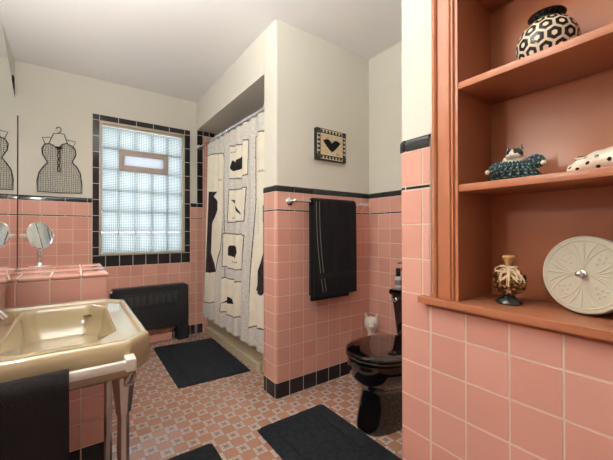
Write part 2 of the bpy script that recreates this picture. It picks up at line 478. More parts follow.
# ------------------------------------------------------------------ built-in shelves
sh = thing('built_in_shelf', 'terracotta painted shelf recess set into the pink tiled wall', 'shelf', (.95, .09, .851))
T = 'terracotta'
mb = MB(); mb.box(NX, NX+.010, NY0-.01, NY1+.01, NZ0-.01, NZ1+.01, T); mb.build('back_panel', sh)
mb = MB(); mb.box(XN+.0055, NX, NY1, NY1+.010, NZ0, NZ1, T); mb.build('side_panel', sh)
mb = MB(); mb.box(XN+.0055, NX, NY0-.010, NY0, NZ0, NZ1, T); mb.build('side_panel', sh)
mb = MB(); mb.box(XN-.004, NX, NY0, NY1, NZ1, NZ1+.01, T); mb.build('top_panel', sh)
for z0, z1 in ((1.174, 1.194), (1.461, 1.480), (1.753, 1.772)):
    mb = MB(); mb.box(XN-.004, NX-.0005, NY0+.0005, NY1-.0005, z0, z1, T, .0015); mb.build('shelf_board', sh)
def casing(y0, y1, z0, z1):        # y1 = outer edge, profile across the width
    prof = [(0, 0), (0, .016), (.006, .020), (.012, .021), (.017, .017), (.018, .012), (.020, .012), (.056, .012), (.057, .016), (.062, .017), (.065, .012), (.068, .016), (.073, .016), (.076, .010), (.080, .012), (.087, .012), (.087, 0)]
    prof = [(u*.078/.087, h) for u, h in prof]
    sgn = 1 if y1 > y0 else -1
    m = MB(); m.loft([[(xp-.001-h, y1-sgn*u, z) for u, h in prof] for z in (z0, z1)], T); return m
casing(.4795, .5575, .869, 2.2).build('casing', sh, angle=25)
casing(-.2995, -.3775, .869, 2.2).build('casing', sh, angle=25)
mb = MB(); mb.box(xp-.014, xp-.001, -.299, .479, 2.1, 2.2, T, .004); mb.build('casing', sh)
mb = MB(); sq = [(.848, -.43), (.848, .597), (xp-.001, .597), (xp-.001, NY1-.0008), (NX-.0005, NY1-.0008), (NX-.0005, NY0+.0008), (xp-.001, NY0+.0008), (xp-.001, -.43)]
sq2 = [(x+.0015 if x < .85 else x, y-.0015*(1 if y > .5 else -1 if y < -.4 else 0)) for x, y in sq]
mb.loft([[(x, y, .849) for x, y in reversed(sq)], [(x, y, .8665) for x, y in reversed(sq)], [(x, y, .868) for x, y in reversed(sq2)]], T)
sl = mb.build('sill', sh)
mb = MB(); mb.box(.862, xp-.002, -.41, .576, .838, .849, T, .003); mb.build('cove_moulding', sl)

# ------------------------------------------------------------------ things on the shelves
def hexcell(u, v):
    q = u-.5*(round(v) % 2); du = q-round(q); dv = v-round(v)
    best = 9
    for r in (math.floor(v), math.floor(v)+1):
        qq = u-.5*(r % 2); k = round(qq); dx = qq-k; dy = (v-r)*.866
        best = min(best, max(abs(dx), abs(dx)*.5+abs(dy)*.866))
    return best
mb = MB(); R0 = .066; cz = 1.480+.0565
WHT, BLK = lin((.90,.85,.77)), lin((.14,.11,.10))
def vase_pt(u, v):
    ph = -1.02+v*(1.22+1.02); a = 2*PI*u
    rr = R0*math.cos(ph); return (.972+rr*math.cos(a), .302+rr*math.sin(a), cz+R0*1.0*math.sin(ph))
def vase_col(u, v):
    ph = -1.02+v*2.24; d = hexcell(u*12, (ph*R0)/(.0285)+.15)
    return BLK if .17 < d < .41 else WHT
mb.grid(vase_pt, 420, 150, 'cream_ceramic', colfn=vase_col)
b = len(mb.v); mb.lathe([(.034, 0), (.001, 0)], 'cream_ceramic', c=(.972, .302, 1.4804), n=24)
vs = thing('vase', 'round white vase with black hexagon rings and black collar', 'vase', (.972, .302, 1.480))
mb.build('body', vs)
mb = MB(); zt = cz+R0*1.0*math.sin(1.22)
mb.lathe([(.024, zt-.004), (.025, zt+.002), (.030, zt+.006), (.039, zt+.008), (.0405, zt+.010), (.039, zt+.0125), (.032, zt+.013), (.024, zt+.010), (.019, zt+.002), (.016, zt-.004)], 'black_plastic', c=(.972, .302, 0), n=40)
mb.build('collar', vs)

# cat doll in a polka dot dress
dl = thing('cat_doll', 'small cat doll in a teal polka dot dress lying on the middle shelf', 'doll', (.955, .372, 1.194))
TEAL, DOT = lin((.15,.25,.27)), lin((.62,.66,.62))
def dotcol(u, v):
    d = 9
    for r in (math.floor(v), math.floor(v)+1):
        k = round(u-.5*(r % 2))+.5*(r % 2); d = min(d, math.hypot(u-k, v-r))
    return DOT if d < .21 else TEAL
def skirt(u, v):            # fan of pleats hanging from the collar to the shelf
    a = (u-.5)*PI*1.05; pl_ = math.sin(u*PI*20)
    y = .372+math.sin(a)*(.017+.048*v**.8); x = .952-math.cos(a)*(.012+.040*v)*(1+.30*pl_*v)
    z = 1.256-.0605*v - .018*v*abs(math.sin(a))**3*0 + .002*pl_*(1-v)
    return (x, y+.003*math.cos(u*PI*20)*v, max(1.1948, z))
mb = MB(); mb.grid(skirt, 160, 40, 'doll_cloth', colfn=lambda u, v: dotcol(u*20, v*7))
mb.grid(lambda u, v: (.955+.045*v, .372+(u-.5)*.125, 1.195+.052*math.sin(PI*u)**.5*(1-.4*v)), 30, 10, 'doll_cloth', flip=True, colfn=lambda u, v: dotcol(u*11, v*4))
mb.build('dress', dl)
for sg in (-1, 1):
    mb = MB()
    cy = .370+sg*.046; czs = 1.243 if sg < 0 else 1.238
    def puff(u, v, cy=cy, czs=czs, sg=sg):
        th = PI*v; a = 2*PI*u; rr = .0165*(1+.12*math.sin(9*a))*math.sin(th)**.8
        return (.958+rr*.8*math.cos(a), cy+.021*math.cos(th)*-sg, czs+rr*math.sin(a)-sg*.0*math.cos(th))
    mb.grid(puff, 54, 24, 'doll_cloth', colfn=lambda u, v: dotcol(u*7, v*6)); mb.build('sleeve', dl)
    mb = MB(); mb.sphere((.948, cy+sg*.021, czs-.008), .0065, 'white_ceramic', 14, 8); mb.build('paw', dl)
mb = MB(); hc = Vector((.945, .368, 1.266)); FW, FD = lin((.80,.77,.72)), lin((.22,.22,.22))
def head(u, v):
    th = PI*v; a = 2*PI*u
    d = Vector((math.sin(th)*math.cos(a), math.sin(th)*math.sin(a), math.cos(th)))
    p = Vector((d.x*.017, d.y*.0215, d.z*.0175))
    m = max(0, -d.x)**3*max(0, 1-abs(d.z+.30)*2.0)*max(0, 1-abs(d.y)*1.6); p.x -= .006*m
    return hc+p
def headcol(u, v):
    th = PI*v; a = 2*PI*u; x, y, z = math.sin(th)*math.cos(a), math.sin(th)*math.sin(a), math.cos(th)
    if x < -.3 and abs(abs(y)-.42) < .13 and abs(z-.18) < .13: return lin((.05,.05,.05))
    if x < -.8 and abs(y) < .10 and -.25 < z < -.12: return lin((.55,.35,.33))
    if z > .15+.9*(0.45-abs(y)) and abs(y) > .12 or z > .8: return FD
    return FW
mb.grid(head, 60, 40, 'cream_ceramic', colfn=headcol)
for sg in (-1, 1):
    b = len(mb.v); e = hc+Vector((.002, sg*.014, .011))
    mb.loft([[e+Vector((.004*math.cos(t), .0075*math.sin(t)+sg*.002*k, k*.014)) * 1 if k == 0 else e+Vector((.001*math.cos(t), .0012*math.sin(t)+sg*.003, .015)) for t in [2*PI*q/10 for q in range(10)]] for k in (0, 1)], 'cream_ceramic')
    for i in range(b, len(mb.v)): mb.col[i] = FD
b = len(mb.v); mb.sphere((.950, .368, 1.250), .016, 'cream_ceramic', 16, 10, 1, 1.5, .7)
for i in range(b, len(mb.v)): mb.col[i] = FW
mb.build('head', dl)
mb = MB()
b = len(mb.v)
for k in range(9):
    t = (k+.5)/9; a = (t-.5)*2.4
    mb.sphere((.962-math.cos(a)*.020, .372+math.sin(a)*.026, 1.254+.003*math.sin(k*2)), .006, 'white_ceramic', 10, 6)
mb.build('ruffle_collar', dl)

# spotted ceramic animal
SPOT = lin((.13,.11,.10)); CRM = lin((.93,.89,.82))
sa = thing('ceramic_animal', 'cream ceramic animal with black spots lying low on the middle shelf', 'figurine', (.955, .165, 1.194))
rnd = random.Random(5)
spots = [(rnd.uniform(.04, .98), rnd.uniform(0, 1)) for _ in range(2500)]
good = []
for q in spots:
    if all(math.hypot((q[0]-w[0])*.2, (q[1]-w[1])*.13) > .0165 for w in good): good.append(q)
def body(u, v):          # v along the length from nose (near y=.262) to rump
    y = .262-.205*v
    prof = [(0, .002), (.05, .014), (.15, .0205), (.3, .026), (.5, .029), (.75, .030), (.9, .022), (1, .003)]
    for (a, ra), (b, rb) in zip(prof, prof[1:]):
        if a <= v <= b: k = (v-a)/(b-a); k = k*k*(3-2*k); rr = ra+(rb-ra)*k; break
    a = 2*PI*u; zc = 1.1945+rr*.86
    return (.955+rr*1.25*math.cos(a), y, max(1.1942, zc+rr*.95*math.sin(a)+.004*math.sin(PI*v)))
def bcol(u, v):
    for q in good:
        du = abs(u-q[1]); du = min(du, 1-du)
        if math.hypot((v-q[0])*.205, du*.15) < .0040: return SPOT
    return CRM
mb = MB(); mb.grid(body, 160, 240, 'cream_ceramic', colfn=bcol); 
for sg in (-1, 1):       # folded ears
    b = len(mb.v); mb.sphere((.955+sg*.017, .222, 1.231), .012, 'cream_ceramic', 16, 8, .55, 1.5, .35)
    for i in range(b, len(mb.v)): mb.col[i] = CRM
    b = len(mb.v); mb.sphere((.955+sg*.0195, .224, 1.2325), .009, 'cream_ceramic', 14, 8, .5, 1.3, .2)
    for i in range(b, len(mb.v)): mb.col[i] = SPOT
mb.build('body', sa)
mb = MB(); mb.sphere((.953, .262, 1.2005), .0018, 'black_plastic', 10, 6); mb.build('nose', sa)
mb = MB(); mb.tube([(.925, .09, 1.2), (.916, .11, 1.2), (.913, .14, 1.2), (.918, .165, 1.199)], .006, 'white_ceramic', 10, rr=[.006, .0055, .005, .003]); mb.build('tail', sa)

# potpourri bottle with a raffia bow
bt = thing('glass_bottle', 'small round glass bottle of potpourri with cork and raffia bow', 'bottle', (.955, .386, .868))
cx, cy = .955, .386
mb = MB(); mb.lathe([(.001, .8685), (.029, .8685), (.032, .872), (.030, .877), (.020, .884), (.014, .889), (.010, .892), (.001, .893)], 'dark_glass', (cx, cy, 0), 32); mb.build('foot', bt)
mb = MB(); nb = 44
def flask(rs):
    rings = []
    for r_, z in rs: rings.append([(cx+r_*.72*math.cos(2*PI*i/nb), cy+r_*math.sin(2*PI*i/nb), z) for i in range(nb)])
    return rings
mb.loft(flask([(.012, .892), (.028, .899), (.039, .912), (.0425, .930), (.040, .946), (.030, .959), (.015, .967), (.010, .970), (.010, .977), (.013, .979)]), 'clear_glass', cap1=False); mb.build('glass_body', bt)
mb = MB(); rr_ = random.Random(3)
cols = [lin((.66,.42,.18)), lin((.80,.58,.26)), lin((.42,.24,.12)), lin((.88,.70,.42)), lin((.60,.32,.14))]
for _ in range(330):
    z = rr_.uniform(.898, .955); k = math.sqrt(max(0, 1-((z-.928)/.035)**2))*.038; a = rr_.uniform(0, 2*PI); q = k*rr_.uniform(.6, 1)
    b = len(mb.v); s_ = rr_.uniform(.003, .0055)
    mb.sphere((cx+q*.7*math.cos(a), cy+q*math.sin(a), z), s_, 'amber', 7, 5, rr_.uniform(.5, 1.1), rr_.uniform(.5, 1.2), rr_.uniform(.4, 1)); cc = rr_.choice(cols)
    for i in range(b, len(mb.v)): mb.col[i] = cc
mb.build('potpourri', bt)
mb = MB(); mb.lathe([(.001, .972), (.0085, .972), (.0095, .982), (.015, .990), (.0155, .995), (.012, .999), (.001, 1.0)], 'cork', (cx, cy, 0), 24); mb.build('cork', bt)
mb = MB()
kx, ky, kz = cx-.026, cy-.014, .962
mb.tube([(cx+.018*math.cos(t), cy+.020*math.sin(t), .969) for t in [2*PI*i/20 for i in range(20)]], .0022, 'raffia', 6, closed=True)
for k in range(12):
    L_ = rr_.uniform(.022, .038); ang = rr_.uniform(-.9, .5) if k % 2 else PI+rr_.uniform(-.4, .9); w_ = rr_.uniform(.004, .009)
    pts = []
    for i in range(13):
        t = i/12*2*PI; e_ = (1-math.cos(t))/2*L_; q = math.sin(t)*w_
        pts.append((kx-.006*math.sin(t/2)-.003, ky-(e_*math.cos(ang)-q*math.sin(ang)), kz+e_*math.sin(ang)+q*math.cos(ang)-.010*(e_/L_)**2))
    mb.tube(pts, .0011, 'raffia', 5)
for k in range(9):
    y1 = ky+rr_.uniform(-.040, .020); z1 = kz-rr_.uniform(.015, .045); x1 = kx-.012
    mb.tube([(kx, ky, kz), (x1, (ky+y1)/2, kz+.002), (x1-.002, y1*.85+ky*.15, (kz+z1)/2), (x1-.001, y1, z1)], .0011, 'raffia', 5)
mb.sphere((kx-.002, ky, kz), .005, 'raffia', 10, 6)
mb.build('raffia_bow', bt)

# round tin standing on edge
bxr = .0905
bxc = Vector((.962, .231, .868+bxr+.0045)); an = math.radians(14)
bx_ = thing('round_box', 'round cream box with embossed floral lid standing on its edge', 'box', (.958, .232, .868))
nrm = Vector((-math.cos(an), math.sin(an)*1.0, .10)).normalized()
sideu = Vector((0, 0, 1)).cross(nrm).normalized(); upv = nrm.cross(sideu)
def dsk(rr, a, d): return bxc+sideu*rr*math.cos(a)+upv*rr*math.sin(a)+nrm*d
def emboss(rr, a):
    h = 0; q = rr/bxr
    for k in range(4):
        da = (a-(k*PI/2+.0)+PI) % (2*PI)-PI
        x, y = q*math.cos(da), q*math.sin(da)
        for w, c0 in ((.0, .0), (.16, .55), (-.16, .55), (.34, 1.4), (-.34, 1.4)):
            if .16 < x < (.86 if abs(w) < .1 else .80):
                yy = w*(x-.12)+ (c0*(x-.12)**3*(1 if w > 0 else -1) if w else 0)
                h = max(h, math.exp(-((y-yy)/.018)**2))
        da2 = (a-(k*PI/2+PI/4)+PI) % (2*PI)-PI
        for rq, aa in ((.42, 0), (.55, .12), (.55, -.12), (.68, 0), (.66, .2), (.66, -.2)):
            h = max(h, .9*math.exp(-((q-rq)**2+(q*(da2-aa))**2)/.0006))
    h = max(h, .8*math.exp(-((q-.90)/.014)**2))
    return h
mb = MB()
mb.grid(lambda u, v: dsk(bxr*.975*v+.0001, 2*PI*u, .0015*emboss(bxr*v, 2*PI*u)), 300, 70, 'box_lid')
mb.loft([[dsk(rr, 2*PI*i/90, d) for i in range(90)] for rr, d in ((bxr*.975, 0), (bxr*.99, -.001), (bxr, -.004), (bxr, -.018), (bxr*.98, -.018))], 'box_lid', cap0=False, cap1=False)
mb.build('lid', bx_)
mb = MB(); mb.loft([[dsk(bxr*.965*(1+.012*((i % 2))*(1 if k % 2 else -1)), 2*PI*i/120, -.014-k*.006) for i in range(120)] for k in range(10)], 'box_metal'); mb.build('container', bx_)
mb = MB()
mb.loft([[dsk(rr, 2*PI*i/24, d) for i in range(24)] for rr, d in ((.001, .001), (.0095, .001), (.0105, .003), (.0095, .005), (.006, .006), (.004, .008), (.006, .011), (.0075, .015), (.0065, .019), (.003, .0215), (.0005, .022))], 'nickel')
mb.build('knob', bx_)

# ------------------------------------------------------------------ tiled ledge behind the sink
LX, LY0, LY1, LZ = .130, 1.753, 2.325, .876
mb = MB()
mb.box(XS, LX-.006, LY0+.006, LY1-.006, 0, LZ-.02, 'grout')
lp = Path([(XS+.001, LY0), (LX-.016, LY0)]+arc(LX-.016, LY0+.016, .016, -90, 0)[1:]+[(LX, LY1)])
wainscot(mb, lp, lp.near(.0275, LY0), top=False, zmax=LZ-.02)
xs = [XS+.001, -.30, -.19, -.081, .0275, LX+.003]
ys = [LY0-.003, LY0+.20, LY0+.40, LY1]
for x0, x1 in zip(xs, xs[1:]):
    for y0, y1 in zip(ys, ys[1:]):
        zb_ = LZ-.022 if (y0 == ys[0] or x1 == xs[-1]) else LZ-.012
        mb.box(x0+G, x1-G, y0+G, y1-G, zb_, LZ, pink(), .0025 if not (y0 == ys[0] or x1 == xs[-1]) else .010, 3)
mb.box(XS+.001, LX-.004, LY0+.004, LY1-.003, LZ-.03, LZ-.004, 'grout')
struct(mb.build('wall_ledge'), 'pink tiled half height ledge behind the sink', 'ledge')

# wall mirror
MA = math.radians(4); me_ = Vector((-.228, 2.155)); md = Vector((math.sin(MA), -math.cos(MA))); mn = Vector((math.cos(MA), math.sin(MA)))
wm = thing('wall_mirror', 'large mirror cabinet with black end strip standing on the ledge', 'mirror', (XS, 1.7, LZ))
def mbox(m, s0, s1, d0, d1, z0, z1, key):
    q = [me_+md*s+mn*d for s, d in ((s0, d0), (s1, d0), (s1, d1), (s0, d1))]
    m.loft([[(p.x, p.y, z) for p in q] for z in (z0, z1)], key)
mb = MB(); mbox(mb, .035, 1.06, -.004, 0, LZ+.012, 1.640, 'mirror_glass'); mb.build('mirror_glass', wm)
mb = MB(); mbox(mb, 0, .034, -.006, .002, LZ+.012, 1.640, 'black_plastic'); mb.build('edge_strip', wm)
mb = MB(); mb.loft([[(XS+.001, 2.135, z), (XS+.001, 1.11, z), ((me_+md*1.05-mn*.0045).x, 1.11, z), ((me_-mn*.0065+md*.015).x, 2.135, z)] for z in (LZ+.012, 1.640)], 'white_enamel'); mb.build('cabinet_body', wm)
mb = MB(); mb.box(-.229, -.217, 2.125, 2.155, LZ+.0005, LZ+.016, 'chrome', .002); mb.build('clip', wm)

# shaving mirror
smx, smy = -.150, 2.262
sm = thing('shaving_mirror', 'round chrome shaving mirror on a stem standing on the pink ledge', 'mirror', (smx, smy, LZ))
mb = MB(); mb.lathe([(.001, LZ), (.046, LZ), (.047, LZ+.004), (.042, LZ+.009), (.018, LZ+.013), (.013, LZ+.022), (.001, LZ+.022)], 'chrome', (smx, smy, 0), 36); mb.build('base', sm)
mb = MB(); mb.lathe([(.0125, LZ+.018), (.011, LZ+.03), (.0125, LZ+.06), (.0135, LZ+.088), (.010, LZ+.096)], 'chrome', (smx, smy, 0), 20); mb.build('stem', sm)
sd = Vector((.69, -.725, .14)).normalized(); smc = Vector((smx, smy, 1.045)); su = Vector((0,0,1)).cross(sd).normalized(); sv = sd.cross(su)
def smd(rr, a, d): return smc+su*rr*math.cos(a)+sv*rr*math.sin(a)+sd*d
mb = MB(); mb.loft([[smd(rr, 2*PI*i/48, d) for i in range(48)] for rr, d in ((.064, -.006), (.071, -.005), (.074, 0), (.073, .005), (.069, .006), (.068, .002))], 'chrome', cap1=False); mb.build('rim', sm)
mb = MB(); mb.loft([[smd(rr, 2*PI*i/48, d) for i in range(48)] for rr, d in ((.0685, .002), (.03, .0025), (.001, .0028))], 'shaving_glass'); mb.build('mirror_glass', sm)
for sg, k in ((-1, 'white_enamel'), (1, 'chrome')):
    mb = MB(); q = smd(.074, 0 if sg > 0 else PI, 0); d = (q-smc).normalized()
    L_ = .028 if sg*su.x < 0 else .010
    mb.lathe([(.004, 0), (.0075, .004), (.0085, .006), (.0085, L_-.003), (.006, L_)], 'white_enamel' if sg*su.x < 0 else 'chrome', q-d*.002, 16, axis=d)
    o = mb.build('pivot_knob', sm)
    if sg*su.x < 0: o['label'] = 'white pivot knob'

# ------------------------------------------------------------------ wall art on the back and left walls
yd = YB+PL-.006
da = thing('wire_dress_hanging', 'black wire dress on a hanger hung beside the window', 'wall hanging', (-.1, YB, 1.64))
hook = [(-.122,1.925), (-.116,1.94), (-.105,1.945), (-.092,1.939), (-.087,1.925), (-.096,1.906), (-.105,1.893)]
out = [(-.241,1.396), (-.244,1.48), (-.231,1.552), (-.205,1.60), (-.178,1.637), (-.187,1.66), (-.209,1.704), (-.214,1.753), (-.195,1.788), (-.167,1.797), (-.139,1.787), (-.110,1.762), (-.081,1.803), (-.052,1.815), (-.016,1.798), (.006,1.779), (.014,1.736), (.004,1.70), (-.010,1.673), (-.008,1.652), (.018,1.625), (.045,1.567), (.055,1.477), (.056,1.400)]
w3 = lambda pts, d=0: [(x, yd-.006-d, z) for x, z in pts]
mb = MB(); mb.tube(w3(hook), .0028, 'black_iron'); mb.tube(w3([(-.167,1.804), (-.139,1.884), (-.105,1.892), (-.07,1.893), (-.046,1.816)]), .0028, 'black_iron'); mb.build('hanger', da)
mb = MB(); mb.tube(w3(out+[(-.09, 1.394)]), .0036, 'black_iron', closed=True)
mb.tube(w3([(-.192,1.788), (-.212,1.842), (-.158,1.848)]), .0026, 'black_iron'); mb.tube(w3([(-.049,1.845), (.010,1.840), (-.010,1.777)]), .0026, 'black_iron')
mb.build('outline', da)
mb = MB()
def spans(fixed, horiz):
    xs_ = []
    pts = out
    for i in range(len(pts)):
        (x0, z0), (x1, z1) = pts[i-1], pts[i]
        a0, a1 = (z0, z1) if horiz else (x0, x1)
        if (a0 > fixed) != (a1 > fixed):
            t = (fixed-a0)/(a1-a0); xs_.append((x0+t*(x1-x0)) if horiz else (z0+t*(z1-z0)))
    xs_.sort(); return list(zip(xs_[::2], xs_[1::2]))
rw = random.Random(2); z = 1.408
while z < 1.80:
    for a, b in spans(z, True):
        n = max(3, int((b-a)/.02)); bul = .022
        mb.tube([(a+(b-a)*i/n, yd-.006-bul*math.sin(PI*i/n), z+rw.uniform(-.002, .002)) for i in range(n+1)], .0011, 'black_iron', 4)
    z += .0155
x = -.235
while x < .05:
    for a, b in spans(x, False):
        n = max(3, int((b-a)/.03)); tt = max(0, min(1, (x+.244)/.30)); bul = .022*math.sin(PI*tt)
        mb.tube([(x+rw.uniform(-.003, .003), yd-.006-bul*min(1, 4*min(i/n, 1-i/n)+.3), a+(b-a)*i/n) for i in range(n+1)], .0011, 'black_iron', 4)
    x += .0155
mb.build('wire_mesh', da)
mb = MB()
mb.sphere((-.103, yd-.035, 1.762), .012, 'black_iron', 12, 8)
for sg in (-1, 1):
    mb.sphere((-.103+sg*.012, yd-.035, 1.766), .011, 'black_iron', 12, 8, 1.2, .5, .8)
    mb.tube([(-.103+sg*.010*math.cos(t*1.7), yd-.033, 1.755-.19*t/6.3*1.0) for t in [i*.35 for i in range(19)]], .0036, 'black_iron', 6)
mb.build('bow_lacing', da)
def iron(y0, y1, z0, z1, label):
    t = thing('iron_wall_ornament', label, 'wall hanging', (XL, (y0+y1)/2, (z0+z1)/2), 'iron ornaments on the left wall')
    m = MB(); x = XL+.016; ym, zm = (y0+y1)/2, (z0+z1)/2
    m.tube([(x, ym+(y1-y0)/2*math.copysign(abs(math.cos(a))**.7, math.cos(a)), zm+(z1-z0)/2*math.copysign(abs(math.sin(a))**.7, math.sin(a))) for a in [2*PI*i/28 for i in range(28)]], .0045, 'black_iron', 8, closed=True)
    m.build('frame', t)
    for k in (-.5, 0, .5):
        m = MB(); m.tube([(x, y0+.004, zm+k*(z1-z0)*.5), (x+.006, ym, zm+k*(z1-z0)*.5+.01), (x, y1-.004, zm+k*(z1-z0)*.5)], .003, 'black_iron', 6); m.build('crossbar', t)
    m = MB(); m.tube([(XL-.006, ym, zm), (x+.004, ym, zm+.006)], .004, 'black_iron', 6); m.build('hanging_peg', t)
iron(3.10, 3.18, 1.975, 2.20, 'black iron ornament on left wall nearest the corner')
iron(2.66, 2.768, 2.02, 2.20, 'black iron ornament high on left wall, cut by the photo edge')

# picture
pcx0, pcx1, pcz0, pcz1 = 1.347, 1.619, 1.567, 1.783
pc = thing('picture', 'small square picture of a black heart in a checked black frame', 'picture', ((pcx0+pcx1)/2, YW, 1.66))
pf = YW+PL-.001
mb = MB(); bw_ = .036
def frcol(u, v):
    W_, H_ = pcx1-pcx0, pcz1-pcz0; x, z = u*W_, v*H_
    ex, ez = min(x, W_-x), min(z, H_-z); bl, wh = lin((.08,.08,.08)), lin((.80,.77,.68))
    if ex < bw_ and ez < bw_:
        return lin((.20,.21,.20)) if math.hypot(ex-.023, ez-.023) < .010 else bl
    d, s = (ez, x) if ez < ex else (ex, z)
    if d > bw_-.010 or d < .005: return bl
    k = (s/.0295) % 1; q = abs(k-.5)*2; e = abs(d-.019)/.016
    return bl if q+e*.9 < .8 else (wh if e < 1 else bl)
mb.grid(lambda u, v: (pcx0+u*(pcx1-pcx0), pf-.030, pcz0+v*(pcz1-pcz0)), 150, 120, 'painted_frame', colfn=frcol)
b = len(mb.v); mb.box(pcx0, pcx1, pf-.0295, pf, pcz0, pcz1, 'painted_frame')
for i in range(b, len(mb.v)): mb.col[i] = lin((.10,.11,.10))
mb.build('frame', pc)
mb = MB()
def art(u, v):
    x, y = (u-.5)*2, (v-.5)*2-.02
    hx, hy = abs(x)/.62, y
    top = .34+.16*math.sin(min(1, abs(x)/.76)*PI)-(.16*max(0, 1-abs(x)/.3)); bot = -.64+.90*(abs(x)/.76)**1.35
    if abs(x) < .76 and bot < hy < top: 
        return lin((.07,.07,.07))
    if abs(x) < .45 and top <= hy < top+.10 and abs(x) < .30: return lin((.70,.68,.64))
    n = noise.noise((x*9, y*3, 0)); m_ = noise.noise((x*2.2, y*12, 3))
    if abs(m_) < .025 and abs(y) < .9: return lin((.40,.34,.26))
    k = 1+.06*n; c_ = lin((.83,.76,.63)); return tuple(k*q for q in c_)
mb.grid(lambda u, v: (pcx0+bw_-.003+u*(pcx1-pcx0-2*bw_+.006), pf-.0312, pcz0+bw_-.003+v*(pcz1-pcz0-2*bw_+.006)), 100, 80, 'printed', colfn=art)
mb.build('heart_print', pc)

# ------------------------------------------------------------------ towel bar and towel on the partition
TBY, TBZ = 1.700, 1.262
tb = thing('towel_bar', 'chrome towel bar on the pink tiled partition under the picture', 'towel bar', (1.46, YW, TBZ))
mb = MB(); mb.tube([(1.140, TBY, TBZ), (1.80, TBY, TBZ)], .0095, 'chrome', 14); mb.build('bar', tb)
for x in (1.140, 1.80):
    mb = MB(); mb.lathe([(.026, 0), (.026, .004), (.021, .009), (.011, .013), (.009, .050), (.012, .056)], 'chrome', (x, YW-.0005, TBZ), 24, axis=(0,-1,0)); mb.sphere((x, TBY, TBZ), .014, 'chrome', 18, 10); mb.build('bracket', tb)
def towel_sheet(name, key, xa, xb, yf, yk, ztop, zf, zk, rad, thick, parent, axis='x', fold=.004, hem=None):
    """cloth folded over a bar: front layer at yf, back layer at yk (world y), top at ztop"""
    mb = MB(); nu, nv = 44, 90
    Lf, Lk = ztop-rad-zf, ztop-rad-zk; arcL = PI*rad; tot = Lf+arcL+Lk; yc = (yf+yk)/2; hw = abs(yk-yf)/2
    def mid(u, v, off):
        s = v*tot; x = xa+(xb-xa)*u
        wob = fold*math.sin(u*9+.6)*(1 if s < Lf else .6)*min(1, abs(s-Lf-arcL/2)/.15) + fold*.5*math.sin(u*23+s*4)
        if s < Lf: y, z, n = yc-hw, zf+s, (-1, 0)
        elif s < Lf+arcL:
            a = (s-Lf)/rad; y, z, n = yc-hw*math.cos(a), ztop-rad+rad*math.sin(a), (-math.cos(a), math.sin(a))
        else: y, z, n = yc+hw, ztop-rad-(s-Lf-arcL), (1, 0)
        sx_ = (x-(xa+xb)/2)*(.012*math.sin(s*5)+ .02*(s < Lf)*(1-s/Lf))
        return (x+sx_*.6, y+n[0]*off-abs(wob) if s < Lf+arcL/2 else y+n[0]*off, z+n[1]*off)
    mb.grid(lambda u, v: mid(u, v, thick), nu, nv, key)
    mb.grid(lambda u, v: mid(u, v, 0), nu, nv, key, flip=True)
    for u in (0, 1): mb.grid(lambda a, v: mid(u, v, thick*a), 1, nv, key, flip=(u == 1))
    for v in (0, 1): mb.grid(lambda u, a: mid(u, v, thick*a), nu, 1, key, flip=(v == 0))
    return mb
tw = thing('bath_towel', 'black bath towel folded over the chrome bar on the partition', 'towel', (1.44, TBY, .95))
towel_sheet('towel', 'terry', 1.272, 1.652, 1.683, 1.722, TBZ+.018, .635, .64, .017, .009, tw).build('front_layer', tw)
tw2 = MB()
tw2.box(1.262, 1.60, 1.692, 1.709, .606, 1.235, 'terry', .006)
tw2.build('inner_layer', tw)
mb = MB()
for dx in (0, .026):
    mb.tube([(1.283+dx+.06*t**2*1.0, 1.668-.004*(1-t), 1.262-t*.60) for t in [i/14 for i in range(15)]], .0022, 'terry_hem', 6)
mb.build('hem_edge', tw)
mb = MB(); mb.grid(lambda u, v: (1.30+.345*u, 1.6655-.0015*math.sin(u*9), .755+.035*v), 40, 4, 'terry_dark'); mb.build('border_band', tw)

# ------------------------------------------------------------------ radiator
rx0, rx1, ry0, ry1 = .262, .934, 3.312, 3.398
rd = thing('radiator', 'low black radiator cover under the glass block window', 'radiator', ((rx0+rx1)/2, 3.36, 0))
mb = MB()
def rp(x0, x1, z0, z1, rr, n=8):
    return [(x0, z0)]+[(x1, z0)]+[(x1-rr+rr*math.cos(PI/2*i/n), z1-rr+rr*math.sin(PI/2*i/n)) for i in range(n+1)]+[(x0+rr-rr*math.sin(PI/2*i/n), z1-rr+rr*math.cos(PI/2*i/n)) for i in range(n+1)]
o_ = rp(rx0, rx1, .145, .550, .035)
i_ = rp(rx0+.008, rx1-.008, .145, .542, .030)
mb.loft([[(x, ry1, z) for x, z in o_], [(x, ry0+.010, z) for x, z in o_], [(x, ry0, z) for x, z in i_]], 'black_paint')
mb.build('cover', rd)
for x0, x1 in ((.832, rx1), (rx0, .33)):
    mb = MB(); mb.box(x0, x1, ry0+.001, ry1, .002, .147, 'black_paint', .003); mb.build('end_leg', rd)
mb = MB(); gx0, gx1, gz0, gz1 = .335, .832, .376, .478
mb.box(gx0, gx1, ry0-.008, ry0+.001, gz1, gz1+.010, 'black_paint', .002); mb.box(gx0, gx1, ry0-.008, ry0+.001, gz0-.010, gz0, 'black_paint', .002)
n = 9
for k in range(n+1):
    x = gx0+(gx1-gx0)*k/n; mb.box(x-.006, x+.006, ry0-.008, ry0+.001, gz0, gz1, 'black_paint', .002)
for k in range(n):
    x0 = gx0+(gx1-gx0)*k/n+.006; x1 = gx0+(gx1-gx0)*(k+1)/n-.006
    mb.box(x0+.004, x1-.004, ry0-.003, ry0+.001, gz0+.008, gz1-.008, 'black_slot', .001)
mb.build('grille', rd)
mb = MB(); mb.lathe([(.009, 0), (.012, .004), (.012, .014), (.006, .018)], 'nickel', (.268, ry0-.001, .53), 16, axis=(0,-1,0)); mb.build('valve_knob', rd)
